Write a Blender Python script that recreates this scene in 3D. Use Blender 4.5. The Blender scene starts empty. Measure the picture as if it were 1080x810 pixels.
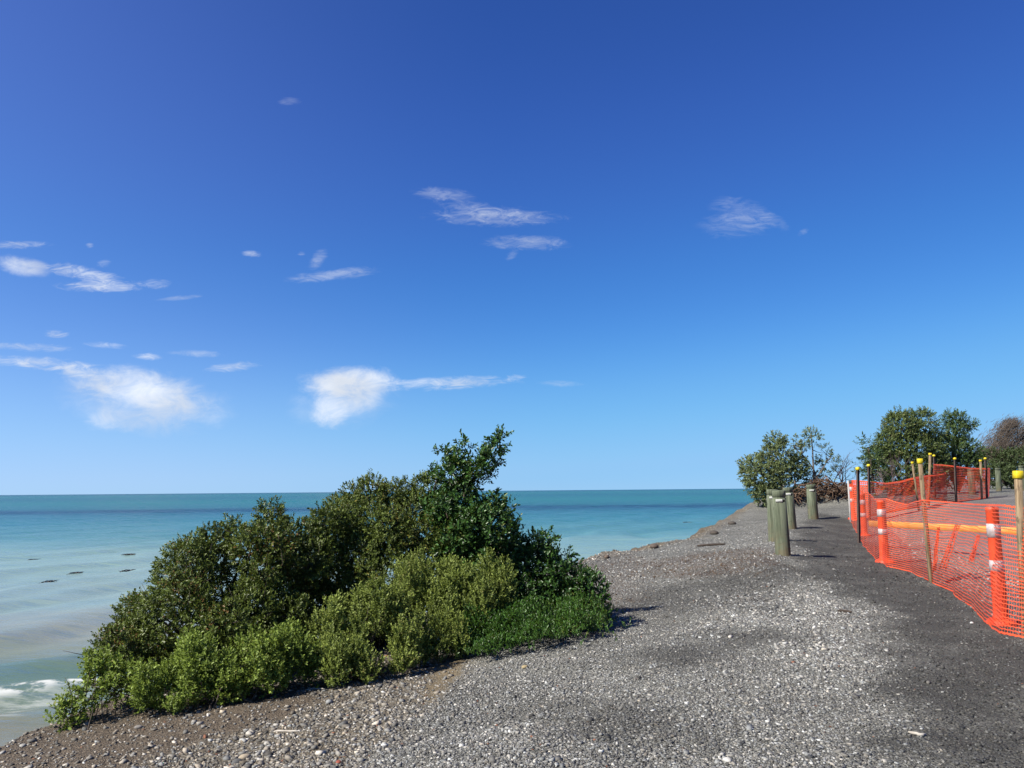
import bpy, math, random
import numpy as np
from mathutils import Vector, Matrix

random.seed(7)
RNG = np.random.default_rng(11)
scene = bpy.context.scene
COL = scene.collection

# ------------------------------------------------------------------ camera
EYE = 1.36
F = 848.0
PITCH = math.radians(7.55)
ROLL = math.radians(0.50)
fwd = np.array([0, math.cos(PITCH), math.sin(PITCH)])
up0 = np.array([0, -math.sin(PITCH), math.cos(PITCH)])
rt0 = np.array([1.0, 0, 0])
rt = rt0 * math.cos(ROLL) - up0 * math.sin(ROLL)
up = rt0 * math.sin(ROLL) + up0 * math.cos(ROLL)
CAM = np.array([0, 0, EYE])

def ray(px, py):
    return rt * ((px - 540) / F) + up * ((405 - py) / F) + fwd

def at(px, py, Y):
    """the point seen at a place of the photograph, at distance Y along the ground"""
    d = ray(px, py)
    return CAM + d * (Y / d[1])

cd = bpy.data.cameras.new("camera")
cam = bpy.data.objects.new("camera", cd)
COL.objects.link(cam)
cd.sensor_width = 36.0
cd.lens = F / 1080 * 36.0
cd.clip_start = 0.05
cd.clip_end = 60000
M3 = Matrix((rt, up, -fwd)).transposed()
cam.matrix_world = Matrix.Translation(CAM) @ M3.to_4x4()
scene.camera = cam

# ------------------------------------------------------------------ colour helpers
def lin(r, g, b):
    f = lambda c: (c / 255 / 12.92) if c / 255 <= 0.04045 else ((c / 255 + 0.055) / 1.055) ** 2.4
    return (f(r), f(g), f(b), 1.0)

# ------------------------------------------------------------------ noise in numpy
def _hash(ix, iy, iz, seed):
    h = (ix.astype(np.int64) * 374761393 + iy.astype(np.int64) * 668265263 + iz.astype(np.int64) * 2147483647 + seed * 974634541) & 0xFFFFFFFF
    h = ((h ^ (h >> 13)) * 1274126177) & 0xFFFFFFFF
    h = ((h ^ (h >> 16)) * 2246822519) & 0xFFFFFFFF
    return ((h ^ (h >> 15)) & 0xFFFFFF) / float(0xFFFFFF)

def vnoise(x, y, z=None, seed=0):
    if z is None:
        z = np.zeros_like(x)
    xi, yi, zi = np.floor(x), np.floor(y), np.floor(z)
    fx, fy, fz = x - xi, y - yi, z - zi
    fx, fy, fz = [t * t * (3 - 2 * t) for t in (fx, fy, fz)]
    r = 0
    for dx in (0, 1):
        for dy in (0, 1):
            for dz in (0, 1):
                w = (fx if dx else 1 - fx) * (fy if dy else 1 - fy) * (fz if dz else 1 - fz)
                r = r + w * _hash(xi + dx, yi + dy, zi + dz, seed)
    return r

def fbm(x, y, z=None, octv=4, seed=0):
    if z is None:
        z = np.zeros_like(x)
    r, a, s = 0, 0.5, 1.0
    for o in range(octv):
        r = r + a * vnoise(x * s, y * s, z * s, seed + o * 17)
        a *= 0.5
        s *= 2.03
    return r

def sstep(a, b, x):
    t = np.clip((x - a) / (b - a), 0, 1)
    return t * t * (3 - 2 * t)

# ------------------------------------------------------------------ terrain
SEA_Z = EYE - 3.2
COAST = np.array([(-60, -60), (-9, -6), (-5.6, 1.5), (-3.9, 5.7), (-2.6, 8.6), (0.2, 13.6), (1.5, 16.3), (2.6, 18.6), (4.1, 21.2),
                  (5.6, 24.4), (7.3, 28.6), (9.3, 33.0), (13, 41), (20, 60), (48, 130), (160, 400), (420, 1000)], float)

def coast_sd(x, y):
    """signed distance to the coast line: positive on land"""
    x = np.asarray(x, float); y = np.asarray(y, float)
    best = np.full(x.shape, 1e9); sign = np.ones(x.shape)
    for (x0, y0), (x1, y1) in zip(COAST[:-1], COAST[1:]):
        dx, dy = x1 - x0, y1 - y0
        L2 = dx * dx + dy * dy
        t = np.clip(((x - x0) * dx + (y - y0) * dy) / L2, 0, 1)
        ex, ey = x - (x0 + t * dx), y - (y0 + t * dy)
        d = np.hypot(ex, ey)
        cr = ex * dy - ey * dx
        m = d < best
        best = np.where(m, d, best)
        sign = np.where(m, np.sign(cr), sign)
    return best * sign

U_K = [-80, 14, 18, 21, 24, 27, 30, 34, 45, 80, 200, 900]
U_Z = [0, 0, 0.0, 0.07, 0.24, 0.52, 0.76, 0.90, 1.08, 1.4, 2.0, 3.0]

def ground(x, y, detail=True):
    x = np.asarray(x, float); y = np.asarray(y, float)
    s = coast_sd(x, y)
    if detail:
        s = s + (fbm(x * 0.7, y * 0.7, seed=3) - 0.47) * (0.9 + 0.9 * sstep(14, 20, y)) + (fbm(x * 3, y * 3, seed=5) - 0.47) * (0.22 + 0.5 * sstep(14, 20, y))
    u = 0.6 * y + 0.8 * x
    z = np.interp(u, U_K, U_Z)
    near = 1 - sstep(9, 15, y)
    z = z - 0.36 * (1 - sstep(0.0, 5.0, s)) * near - 0.07 * sstep(8, 3, y)
    # low berm the bollards stand on, falling to the track on its right
    bx = 5.0 + (y - 15.1) * 0.43
    z = z + 0.19 * np.exp(-((x - bx + 0.45) / 1.35) ** 2) * sstep(11, 14, y) * (1 - sstep(26, 32, y))
    # heap of earth under the roots by the small trees
    z = z + 0.55 * np.exp(-(((x - 12.9) / 1.5) ** 2 + ((y - 33.5) / 1.2) ** 2))
    z = z + 1.0 * sstep(0, 14, x - 0.42 * y - 14) * sstep(36, 60, y)
    if detail:
        z = z + (fbm(x * 1.1, y * 1.1, seed=9) - 0.47) * 0.07 + (fbm(x * 5, y * 5, seed=13, octv=3) - 0.44) * 0.022
    # bank down to the beach
    d = np.maximum(-s + 0.12, 0)
    drop = d * d / (d + 0.35) * (0.85 + 0.35 * (fbm(x * 1.3, y * 1.3, seed=21) - 0.5))
    z = z - np.minimum(drop, 5.5)
    z = np.where(d > 12, np.minimum(z, SEA_Z - 1.5), z)
    return z

def G(x, y):
    return float(ground(np.array([x]), np.array([y]))[0])

def hit(px, py):
    d = ray(px, py)
    t = np.concatenate([np.linspace(1.5, 20, 900), np.linspace(20.05, 140, 1600)])
    P = CAM[None] + d[None] * t[:, None]
    g = ground(P[:, 0], P[:, 1])
    below = np.nonzero(P[:, 2] < g)[0]
    if len(below) == 0:
        return CAM + d * (60 / d[1])
    i = below[0]
    if i == 0:
        return P[0]
    a, b = P[i - 1], P[i]
    ga, gb = a[2] - g[i - 1], g[i] - b[2]
    w = ga / max(ga + gb, 1e-9)
    return a * (1 - w) + b * w

def polymask(pxs, x, y, soft):
    W = np.array([hit(*p)[:2] for p in pxs])
    inside = np.zeros(x.shape, bool); best = np.full(x.shape, 1e9)
    n = len(W)
    for i in range(n):
        x0, y0 = W[i]; x1, y1 = W[(i + 1) % n]
        c = ((y0 > y) != (y1 > y)) & (x < (x1 - x0) * (y - y0) / ((y1 - y0) or 1e-9) + x0)
        inside ^= c
        dx, dy = x1 - x0, y1 - y0
        t = np.clip(((x - x0) * dx + (y - y0) * dy) / (dx * dx + dy * dy + 1e-12), 0, 1)
        best = np.minimum(best, np.hypot(x - x0 - t * dx, y - y0 - t * dy))
    sd = np.where(inside, best, -best)
    sd = sd + (fbm(x * 1.7, y * 1.7, seed=31) - 0.47) * soft * 3 + (fbm(x * 7, y * 7, seed=33) - 0.47) * soft * 1.2
    return sstep(-soft, soft, sd)

REG = dict(
    soil=([(-120, 800), (20, 772), (70, 752), (140, 738), (330, 728), (345, 738), (300, 758), (220, 778), (150, 806), (0, 850)], 0.10),
    bank=([(497, 694), (488, 722), (440, 752), (405, 800), (350, 880), (-500, 980), (-500, 770), (60, 755), (240, 715), (400, 660), (440, 690)], 0.22),
    tan=([(452, 694), (492, 690), (490, 712), (472, 728), (456, 742), (444, 728), (456, 712)], 0.06),
    litter=([(668, 594), (730, 583), (800, 578), (822, 590), (800, 604), (730, 610), (690, 606)], 0.35),
    litter2=([(612, 600), (660, 585), (700, 590), (670, 630), (640, 650), (622, 625)], 0.3),
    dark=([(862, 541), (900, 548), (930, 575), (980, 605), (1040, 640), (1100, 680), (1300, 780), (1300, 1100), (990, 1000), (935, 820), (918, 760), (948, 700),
           (935, 650), (880, 615), (846, 595), (838, 570), (850, 552)], 0.3),  # dark fine grit along the fence; the near corner is soft shade painted in
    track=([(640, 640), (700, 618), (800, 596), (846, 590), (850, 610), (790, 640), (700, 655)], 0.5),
    smudge=([(700, 690), (770, 668), (830, 662), (836, 676), (780, 694), (720, 706)], 0.35),
    smudge2=([(560, 760), (640, 745), (720, 752), (740, 775), (640, 800)], 0.3),
    pale=([(740, 630), (830, 612), (930, 648), (948, 690), (900, 735), (820, 705), (740, 672)], 0.4),
)

def regions(x, y):
    return {k: polymask(v[0], x, y, v[1]) for k, v in REG.items()}

# ------------------------------------------------------------------ mesh helpers
def mesh_np(name, verts, faces, mat=None, parent=None, smooth=False, attrs=None):
    """verts (n,3); faces (m,k) with constant k, or a list of such arrays"""
    if not isinstance(faces, (list, tuple)):
        faces = [faces]
    faces = [np.asarray(f, np.int32) for f in faces if len(f)]
    me = bpy.data.meshes.new(name)
    verts = np.asarray(verts, np.float32)
    me.vertices.add(len(verts))
    me.vertices.foreach_set("co", verts.ravel())
    loops = np.concatenate([f.ravel() for f in faces])
    tot = np.concatenate([np.full(len(f), f.shape[1], np.int32) for f in faces])
    start = np.concatenate([[0], np.cumsum(tot)[:-1]]).astype(np.int32)
    me.loops.add(len(loops))
    me.loops.foreach_set("vertex_index", loops)
    me.polygons.add(len(tot))
    me.polygons.foreach_set("loop_start", start)
    me.polygons.foreach_set("loop_total", tot)
    if smooth:
        me.polygons.foreach_set("use_smooth", np.ones(len(tot), bool))
    me.update(calc_edges=True)
    for k, v in (attrs or {}).items():
        v = np.asarray(v, np.float32)
        if v.ndim == 1:
            a = me.attributes.new(k, 'FLOAT', 'POINT'); a.data.foreach_set("value", v)
        else:
            a = me.attributes.new(k, 'FLOAT_COLOR', 'POINT'); a.data.foreach_set("color", v.ravel())
    o = bpy.data.objects.new(name, me)
    COL.objects.link(o)
    if mat:
        me.materials.append(mat)
    if parent:
        o.parent = parent
    return o

class MB:
    """collects simple shapes into one mesh"""
    def __init__(self):
        self.v = []; self.f3 = []; self.f4 = []; self.n = 0
    def add(self, v, f4=(), f3=()):
        v = np.asarray(v, float).reshape(-1, 3)
        self.v.append(v)
        if len(f4): self.f4.append(np.asarray(f4, int) + self.n)
        if len(f3): self.f3.append(np.asarray(f3, int) + self.n)
        self.n += len(v)
    def tube(self, pts, radii, k=6, cap=True, shape=None):
        pts = np.asarray(pts, float); n = len(pts)
        radii = np.broadcast_to(np.asarray(radii, float), (n,))
        T = np.gradient(pts, axis=0); T /= np.linalg.norm(T, axis=1)[:, None] + 1e-12
        ref = np.array([0, 0, 1.0]) if abs(T[0][2]) < 0.9 else np.array([1.0, 0, 0])
        rings = []
        A = np.cross(T[0], ref); A /= np.linalg.norm(A)
        for i in range(n):
            A = A - T[i] * A.dot(T[i]); A /= np.linalg.norm(A) + 1e-12
            B = np.cross(T[i], A)
            an = np.arange(k) * 2 * math.pi / k
            rings.append(pts[i] + radii[i] * (np.cos(an)[:, None] * A + np.sin(an)[:, None] * B))
        v = np.concatenate(rings)
        f4 = []
        for i in range(n - 1):
            for j in range(k):
                f4.append((i * k + j, i * k + (j + 1) % k, (i + 1) * k + (j + 1) % k, (i + 1) * k + j))
        f3 = []
        if cap:
            v = np.concatenate([v, pts[:1], pts[-1:]])
            a, b = n * k, n * k + 1
            for j in range(k):
                f3.append((a, (j + 1) % k, j)); f3.append((b, (n - 1) * k + j, (n - 1) * k + (j + 1) % k))
        self.add(v, f4, f3)
    def lathe(self, prof, k=24, axis=None, wob=None):
        """prof: list of (r,z)"""
        prof = np.asarray(prof, float); n = len(prof)
        an = np.arange(k) * 2 * math.pi / k
        v = np.zeros((n, k, 3))
        v[:, :, 0] = prof[:, 0:1] * np.cos(an)[None]; v[:, :, 1] = prof[:, 0:1] * np.sin(an)[None]; v[:, :, 2] = prof[:, 1:2]
        if wob is not None:
            v[:, :, :2] *= wob(an, prof[:, 1])[:, :, None]
        f4 = [(i * k + j, i * k + (j + 1) % k, (i + 1) * k + (j + 1) % k, (i + 1) * k + j) for i in range(n - 1) for j in range(k)]
        self.add(v.reshape(-1, 3), f4)
    def box(self, c, h, rot=None, taper=1.0, bev=0.0):
        """bevelled box: centre c, half sizes h"""
        hx, hy, hz = h
        b = min(bev, hx * .45, hy * .45, hz * .45)
        if b <= 0:
            zs = [(-hz, 0), (hz, 0)]
        else:
            zs = [(-hz, b), (-hz + b, 0), (hz - b, 0), (hz, b)]
        v = []
        for z, ins in zs:
            t = 1 if z < 0 else taper
            x, y = (hx - ins) * t, (hy - ins) * t
            e = b if b > 0 else 0
            v += [(-x + e, -y, z), (x - e, -y, z), (x, -y + e, z), (x, y - e, z), (x - e, y, z), (-x + e, y, z), (-x, y - e, z), (-x, -y + e, z)]
        v = np.array(v, float)
        n = len(zs)
        f4 = [(i * 8 + j, i * 8 + (j + 1) % 8, (i + 1) * 8 + (j + 1) % 8, (i + 1) * 8 + j) for i in range(n - 1) for j in range(8)]
        c0, c1 = len(v), len(v) + 1
        v = np.concatenate([v, [[0, 0, -hz], [0, 0, hz]]])
        f3 = [(c0, (j + 1) % 8, j) for j in range(8)] + [(c1, (n - 1) * 8 + j, (n - 1) * 8 + (j + 1) % 8) for j in range(8)]
        if rot is not None:
            v = v @ np.asarray(rot).T
        self.add(v + np.asarray(c, float), f4, f3)
    def build(self, name, mat, parent=None, smooth=False, attrs=None):
        fs = []
        if self.f4: fs.append(np.concatenate(self.f4))
        if self.f3: fs.append(np.concatenate(self.f3))
        return mesh_np(name, np.concatenate(self.v), fs, mat, parent, smooth, attrs)

def tag(o, label=None, cat=None, group=None, kind=None):
    if label: o["label"] = label
    if cat: o["category"] = cat
    if group: o["group"] = group
    if kind: o["kind"] = kind
    return o

def thing(name, label, cat, loc, group=None, rotz=0.0):
    o = bpy.data.objects.new(name, None)
    COL.objects.link(o)
    o.empty_display_size = 0.1
    o.location = Vector(tuple(float(t) for t in loc)); o.rotation_euler = (0, 0, rotz)
    return tag(o, label, cat, group)

def copy_tree(o, parent=None):
    c = o.copy(); COL.objects.link(c); c.parent = parent
    for ch in [x for x in o.children]:
        copy_tree(ch, c)
    return c

# ------------------------------------------------------------------ node helpers
def new_mat(name):
    m = bpy.data.materials.new(name); m.use_nodes = True
    nt = m.node_tree; nt.nodes.clear()
    out = nt.nodes.new("ShaderNodeOutputMaterial")
    return m, nt, out

class N:
    """small wrapper for building node trees"""
    def __init__(self, nt): self.nt = nt
    def node(self, t, **kw):
        n = self.nt.nodes.new(t)
        for k, v in kw.items(): setattr(n, k, v)
        return n
    def put(self, n, i, v):
        if v is None: return
        if isinstance(v, bpy.types.NodeSocket): self.nt.links.new(v, n.inputs[i])
        else: n.inputs[i].default_value = v
    def math(self, op, a, b=None, c=None, clamp=False):
        n = self.node("ShaderNodeMath", operation=op, use_clamp=clamp)
        self.put(n, 0, a); self.put(n, 1, b); self.put(n, 2, c)
        return n.outputs[0]
    def vmath(self, op, a, b=None, scale=None):
        n = self.node("ShaderNodeVectorMath", operation=op)
        self.put(n, 0, a); self.put(n, 1, b)
        if scale is not None: self.put(n, 3, scale)
        return n.outputs[0]
    def mix(self, f, a, b, mode='MIX'):
        n = self.node("ShaderNodeMix", data_type='RGBA', blend_type=mode)
        self.put(n, 0, f); self.put(n, 6, a); self.put(n, 7, b)
        return n.outputs[2]
    def noise(self, vec, scale, detail=4, rough=0.55, out=0, dist=0.0):
        n = self.node("ShaderNodeTexNoise")
        self.put(n, "Vector", vec); self.put(n, "Scale", scale); self.put(n, "Detail", detail); self.put(n, "Roughness", rough); self.put(n, "Distortion", dist)
        return n.outputs[out]
    def voro(self, vec, scale, feature='F1', rand=1.0):
        n = self.node("ShaderNodeTexVoronoi", feature=feature)
        self.put(n, "Vector", vec); self.put(n, "Scale", scale); self.put(n, "Randomness", rand)
        return n
    def ramp(self, f, stops, interp='LINEAR'):
        n = self.node("ShaderNodeValToRGB"); n.color_ramp.interpolation = interp
        self.put(n, 0, f)
        e = n.color_ramp.elements
        while len(e) > 1: e.remove(e[-1])
        e[0].position = stops[0][0]; e[0].color = stops[0][1]
        for p, c in stops[1:]:
            x = e.new(p); x.color = c
        return n.outputs[0]
    def mapr(self, v, a, b, c=0.0, d=1.0, interp='SMOOTHSTEP'):
        n = self.node("ShaderNodeMapRange", interpolation_type=interp)
        self.put(n, 0, v); self.put(n, 1, a); self.put(n, 2, b); self.put(n, 3, c); self.put(n, 4, d)
        return n.outputs[0]
    def attr(self, name, out=2):
        n = self.node("ShaderNodeAttribute", attribute_name=name)
        return n.outputs[out]
    def bump(self, h, strength=1.0, dist=0.01, normal=None):
        n = self.node("ShaderNodeBump"); self.put(n, "Strength", strength); self.put(n, "Distance", dist); self.put(n, "Height", h); self.put(n, "Normal", normal)
        return n.outputs[0]
    def bsdf(self, col, rough=0.7, spec=0.3, normal=None, **kw):
        n = self.node("ShaderNodeBsdfPrincipled")
        self.put(n, "Base Color", col); self.put(n, "Roughness", rough); self.put(n, "Specular IOR Level", spec); self.put(n, "Normal", normal)
        for k, v in kw.items(): self.put(n, k, v)
        return n.outputs[0]
    def objco(self): return self.node("ShaderNodeTexCoord").outputs["Object"]
    def pos(self): return self.node("ShaderNodeNewGeometry").outputs["Position"]

def g4(v): return (v, v, v, 1)

def sc(c, k): return (c[0] * k, c[1] * k, c[2] * k, 1)
ALB = 0.60

def leaf_mat(name, dark, light, odd=None, odd_amt=0.04, rough=0.45, trans=0.3, spec=0.22, clump=2.5):
    dark, light = sc(dark, ALB * .9), sc(light, ALB * 1.5)
    odd = sc(odd, ALB) if odd else None
    m, nt, out = new_mat(name); n = N(nt)
    geo = n.node("ShaderNodeNewGeometry")
    r = geo.outputs["Random Per Island"]
    cl = n.noise(n.objco(), clump, 3, 0.6)
    f = n.math('ADD', n.math('MULTIPLY', r, 0.40), n.math('MULTIPLY', n.mapr(cl, 0.3, 0.7), 0.25))
    f = n.math('ADD', f, n.math('MULTIPLY', n.attr('young'), 0.45))
    col = n.mix(f, dark, light)
    if odd:
        r2 = n.math('FRACT', n.math('MULTIPLY', r, 37.7))
        oddf = n.math('MULTIPLY', n.math('LESS_THAN', r2, n.math('MULTIPLY', n.mapr(n.noise(n.objco(), 1.9, 2), 0.45, 0.7), odd_amt * 5)), 0.85)
        col = n.mix(oddf, col, odd)
    b = n.bsdf(col, rough, spec)
    t = n.node("ShaderNodeBsdfTranslucent")
    tc = n.mix(0.35, col, (0.17, 0.22, 0.02, 1), 'MIX')
    n.put(t, 0, tc)
    ms = n.node("ShaderNodeMixShader")
    n.put(ms, 0, trans); n.put(ms, 1, b); n.put(ms, 2, t.outputs[0])
    nt.links.new(ms.outputs[0], out.inputs[0])
    return m

def simple_mat(name, c1, c2, scale=8.0, rough=0.7, spec=0.3, stretch=(1, 1, 1), bump=0.0, bdist=0.004, wear=None, wear_amt=0.3):
    c1, c2 = sc(c1, .66), sc(c2, .66)
    wear = sc(wear, .66) if wear else None
    m, nt, out = new_mat(name); n = N(nt)
    co = n.vmath('MULTIPLY', n.objco(), stretch)
    nz = n.noise(co, scale, 5, 0.6)
    col = n.mix(n.mapr(nz, 0.3, 0.7), c1, c2)
    if wear:
        w = n.noise(n.objco(), scale * 2.7, 6, 0.7)
        col = n.mix(n.math('MULTIPLY', n.mapr(w, 0.52, 0.66), wear_amt), col, wear)
    nb = n.bump(nz, bump, bdist) if bump else None
    nt.links.new(n.bsdf(col, rough, spec, nb), out.inputs[0])
    return m

# ------------------------------------------------------------------ world: sky and clouds
SUN_EL = math.radians(43.5)
SUN_A = math.radians(59)                       # left of straight behind the viewer
sun_dir = np.array([-math.sin(SUN_A) * math.cos(SUN_EL), -math.cos(SUN_A) * math.cos(SUN_EL), math.sin(SUN_EL)])
world = bpy.data.worlds.new("World"); scene.world = world; world.use_nodes = True
wt = world.node_tree; wt.nodes.clear(); n = N(wt)
sky = n.node("ShaderNodeTexSky", sky_type='NISHITA')
sky.sun_disc = False
sky.sun_elevation = SUN_EL
sky.sun_rotation = math.atan2(sun_dir[0], sun_dir[1])
sky.altitude = 0; sky.air_density = 0.7; sky.dust_density = 0.0; sky.ozone_density = 1.0
# the phone camera's deep, saturated rendering of a clear sky: a tone curve on each channel of the sky
crv = n.node("ShaderNodeRGBCurve"); n.put(crv, "Color", n.vmath('SCALE', sky.outputs[0], None, 0.1))
EXK = 0.87
for ci, pts in enumerate(([(0, 0), (.071, .027), (.095, .039), (.16, .064), (.333, .172), (.65, .285), (.81, .30), (1, .34)],
                          [(0, 0), (.121, .091), (.16, .13), (.261, .240), (.5, .47), (.74, .565), (.9, .585), (1, .61)],
                          [(0, 0), (.229, .376), (.294, .491), (.442, .687), (.60, .84), (.69, .885), (.77, .91), (1, .95)])):
    c = crv.mapping.curves[ci]
    c.points[0].location = (pts[0][0], pts[0][1] * EXK); c.points[1].location = (pts[-1][0], pts[-1][1] * EXK)
    for q in pts[1:-1]:
        c.points.new(q[0], q[1] * EXK)
crv.mapping.update()
D = n.node("ShaderNodeTexCoord").outputs["Generated"]
sep = n.node("ShaderNodeSeparateXYZ"); n.put(sep, 0, D)
sunw = n.math('POWER', n.math('MAXIMUM', n.math('MULTIPLY', sep.outputs[0], -1.0), 0.0), 1.4)
skyc = n.vmath('ADD', n.vmath('SCALE', crv.outputs[0], None, 10.0), n.vmath('SCALE', (.78, .9, 1.5), None, sunw))
lowf = n.math('MULTIPLY', n.mapr(sep.outputs[2], 0.30, 0.0), n.mapr(sep.outputs[0], .15, -.5))
skyc = n.vmath('ADD', skyc, n.vmath('SCALE', (.75, .32, .25), None, lowf))
yy = n.math('MAXIMUM', sep.outputs[1], 0.05)
cu = n.math('DIVIDE', sep.outputs[0], yy); cv = n.math('DIVIDE', sep.outputs[2], yy)
comb = n.node("ShaderNodeCombineXYZ"); n.put(comb, 0, cu); n.put(comb, 1, n.math('MULTIPLY', cv, 1.9))
puff = n.noise(comb.outputs[0], 24, 8, 0.66, dist=0.5)
comb2 = n.node("ShaderNodeCombineXYZ"); n.put(comb2, 0, n.math('MULTIPLY', cu, 0.9)); n.put(comb2, 1, n.math('MULTIPLY', cv, 3.0)); n.put(comb2, 2, 3.7)
streak = n.noise(comb2.outputs[0], 38, 8, 0.7, dist=0.9)
def uv_of(px, py):
    d = ray(px, py); return d[0] / d[1], d[2] / d[1]
CLOUDS = [  # px, py, half width, half height, tilt, amount, puffiness
    (150, 424, 95, 34, -8, .42, 0), (365, 420, 62, 32, 10, .3, 0), (148, 410, 74, 23, -9, 1.2, 0), (92, 394, 48, 8, -9, 1.0, 1), (180, 430, 50, 20, -5, .7, 0), (125, 443, 35, 14, 0, .55, 0), (40, 383, 70, 7, -4, 1.1, 1),
    (368, 405, 55, 20, 3, 1.35, 0), (352, 428, 27, 22, 55, 1.15, 0), (385, 420, 35, 15, 25, .8, 0), (470, 404, 85, 7.5, 2, .95, 1), (545, 398, 12, 4, 0, .5, 1),
    (25, 281, 32, 12, -10, 1.0, 0), (85, 288, 50, 8, -12, 1.1, 1), (110, 302, 50, 7, 0, 1.1, 1), (165, 299, 16, 6, 0, .55, 1), (15, 258, 38, 5, 0, .8, 1), (95, 259, 5, 3, 0, .6, 1),
    (110, 278, 8, 5, 0, .4, 1), (190, 314, 25, 3, 5, .4, 1), (265, 268, 11, 4, -5, .75, 1), (352, 290, 50, 7, 6, .6, 1), (335, 274, 14, 8, 50, .45, 1), (318, 268, 5, 3, 0, .4, 1),
    (468, 205, 34, 8, -6, .42, 1), (522, 229, 74, 11, -1, .6, 1), (508, 222, 50, 10, -10, .4, 1), (556, 256, 46, 9, -2, .55, 1), (540, 268, 10, 5, 40, .3, 1),
    (783, 225, 34, 18, -15, .3, 1), (775, 238, 40, 16, 0, .24, 1), (815, 232, 22, 8, -30, .25, 1), (847, 245, 7, 4, 30, .35, 1),
    (58, 352, 15, 4.5, -3, .95, 1), (30, 366, 46, 5, -3, .75, 1), (155, 376, 15, 4, -4, .8, 1), (108, 364, 26, 4, -4, .6, 1), (208, 373, 30, 4, -3, .45, 1), (246, 387, 30, 5.5, 5, .85, 1),
    (592, 405, 26, 4, -3, .35, 1), (305, 107, 14, 5, 0, .25, 1),
]
total = None
for (px, py, hw, hh, tilt, amt, typ) in CLOUDS:
    u0, v0 = uv_of(px, py)
    t = math.radians(tilt)
    du = n.math('SUBTRACT', cu, u0); dv = n.math('SUBTRACT', cv, v0)
    a = n.math('ADD', n.math('MULTIPLY', du, math.cos(t)), n.math('MULTIPLY', dv, math.sin(t)))
    b = n.math('ADD', n.math('MULTIPLY', du, -math.sin(t)), n.math('MULTIPLY', dv, math.cos(t)))
    a = n.math('DIVIDE', a, hw / F); b = n.math('DIVIDE', b, hh / F)
    r2 = n.math('ADD', n.math('MULTIPLY', a, a), n.math('MULTIPLY', b, b))
    g = n.math('SUBTRACT', 1.0, r2)
    nz = streak if typ else puff
    d = n.math('MULTIPLY_ADD', n.math('SUBTRACT', nz, 0.52), 3.8 if typ else 2.3, g)
    w = n.mapr(r2, 1.9, 0.6)
    d = n.math('MULTIPLY', n.mapr(d, -0.3, 2.4 if typ else 1.7), n.math('MULTIPLY', w, amt))
    total = d if total is None else n.math('ADD', total, n.math('MULTIPLY', d, n.math('SUBTRACT', 1.0, n.math('MINIMUM', total, 1.0))))
total = n.math('MINIMUM', total, 1.0)
total = n.math('MULTIPLY', total, n.math('GREATER_THAN', sep.outputs[1], 0.1))
shade = n.mapr(n.noise(comb.outputs[0], 9, 3, .5), 0.35, 0.65, 0.84, 1.04)
SKY_K = 0.0575
cloudc = n.mix(1.0, (7.6, 8.1, 8.9, 1), shade, 'MULTIPLY')
mixc = n.mix(n.math('MULTIPLY', total, 0.93), skyc, cloudc)
bg = n.node("ShaderNodeBackground"); n.put(bg, 0, mixc); n.put(bg, 1, SKY_K)
wo = n.node("ShaderNodeOutputWorld"); wt.links.new(bg.outputs[0], wo.inputs[0])

ld = bpy.data.lights.new("sun", 'SUN'); ld.energy = 5.0; ld.angle = math.radians(0.53); ld.color = (1.0, 0.94, 0.85)
lo = bpy.data.objects.new("sun", ld); COL.objects.link(lo)
lo.rotation_euler = Vector(tuple(sun_dir)).to_track_quat('Z', 'Y').to_euler()
lo.location = (-20, -5, 20)

vs = scene.view_settings
vs.view_transform = 'Standard'; vs.look = 'None'; vs.exposure = 1.0; vs.gamma = 1.0; vs.use_curve_mapping = False

# ------------------------------------------------------------------ ground sheet
def graded(a, b, lo_, hi_, fine, grow=1.09, cap=40):
    xs = [lo_]
    x = lo_
    while x < hi_: x += fine; xs.append(x)
    st = fine
    while xs[-1] < b:
        st = min(st * grow, cap); xs.append(xs[-1] + st)
    st = fine; left = []
    x = lo_
    while x > a:
        st = min(st * grow, cap); x -= st; left.append(x)
    return np.array(left[::-1] + xs)

xs = graded(-60, 700, -5.2, 9, 0.085, 1.06)
ys = graded(-30, 900, 3.2, 19, 0.085, 1.045)
X, Y = np.meshgrid(xs, ys)
Z = ground(X.ravel(), Y.ravel())
nx, ny = len(xs), len(ys)
idx = np.arange(nx * ny).reshape(ny, nx)
quads = np.stack([idx[:-1, :-1], idx[:-1, 1:], idx[1:, 1:], idx[1:, :-1]], -1).reshape(-1, 4)
V = np.stack([X.ravel(), Y.ravel(), Z], -1)
keep = (Z[quads] > SEA_Z - 2.0).any(1)
quads = quads[keep]
used = np.unique(quads); remap = np.full(len(V), -1); remap[used] = np.arange(len(used))
V = V[used]; quads = remap[quads]
R = regions(V[:, 0], V[:, 1])
sd = coast_sd(V[:, 0], V[:, 1])
bank = np.clip(np.maximum(R["bank"], 1 - sstep(-0.2, 0.5, sd)), 0, 1)
soil = np.clip(np.maximum(R["soil"], (1 - sstep(-0.9, -0.1, sd)) * 0.8), 0, 1)
lit = np.maximum(R["litter"], R["litter2"] * 0.7)
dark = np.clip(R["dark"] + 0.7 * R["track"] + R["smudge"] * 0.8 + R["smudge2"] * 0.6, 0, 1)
m_ground, nt, out = new_mat("gravel_ground"); n = N(nt)
P = n.pos()
warp = n.vmath('ADD', P, n.vmath('SCALE', n.noise(P, 9, 2, 0.5, out=1), None, 0.04))
v1 = n.voro(warp, 62); v2 = n.voro(warp, 130); v3 = n.voro(warp, 27)
r1 = n.node("ShaderNodeSeparateColor"); n.put(r1, 0, v1.outputs["Color"])
r2 = n.node("ShaderNodeSeparateColor"); n.put(r2, 0, v2.outputs["Color"])
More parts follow.
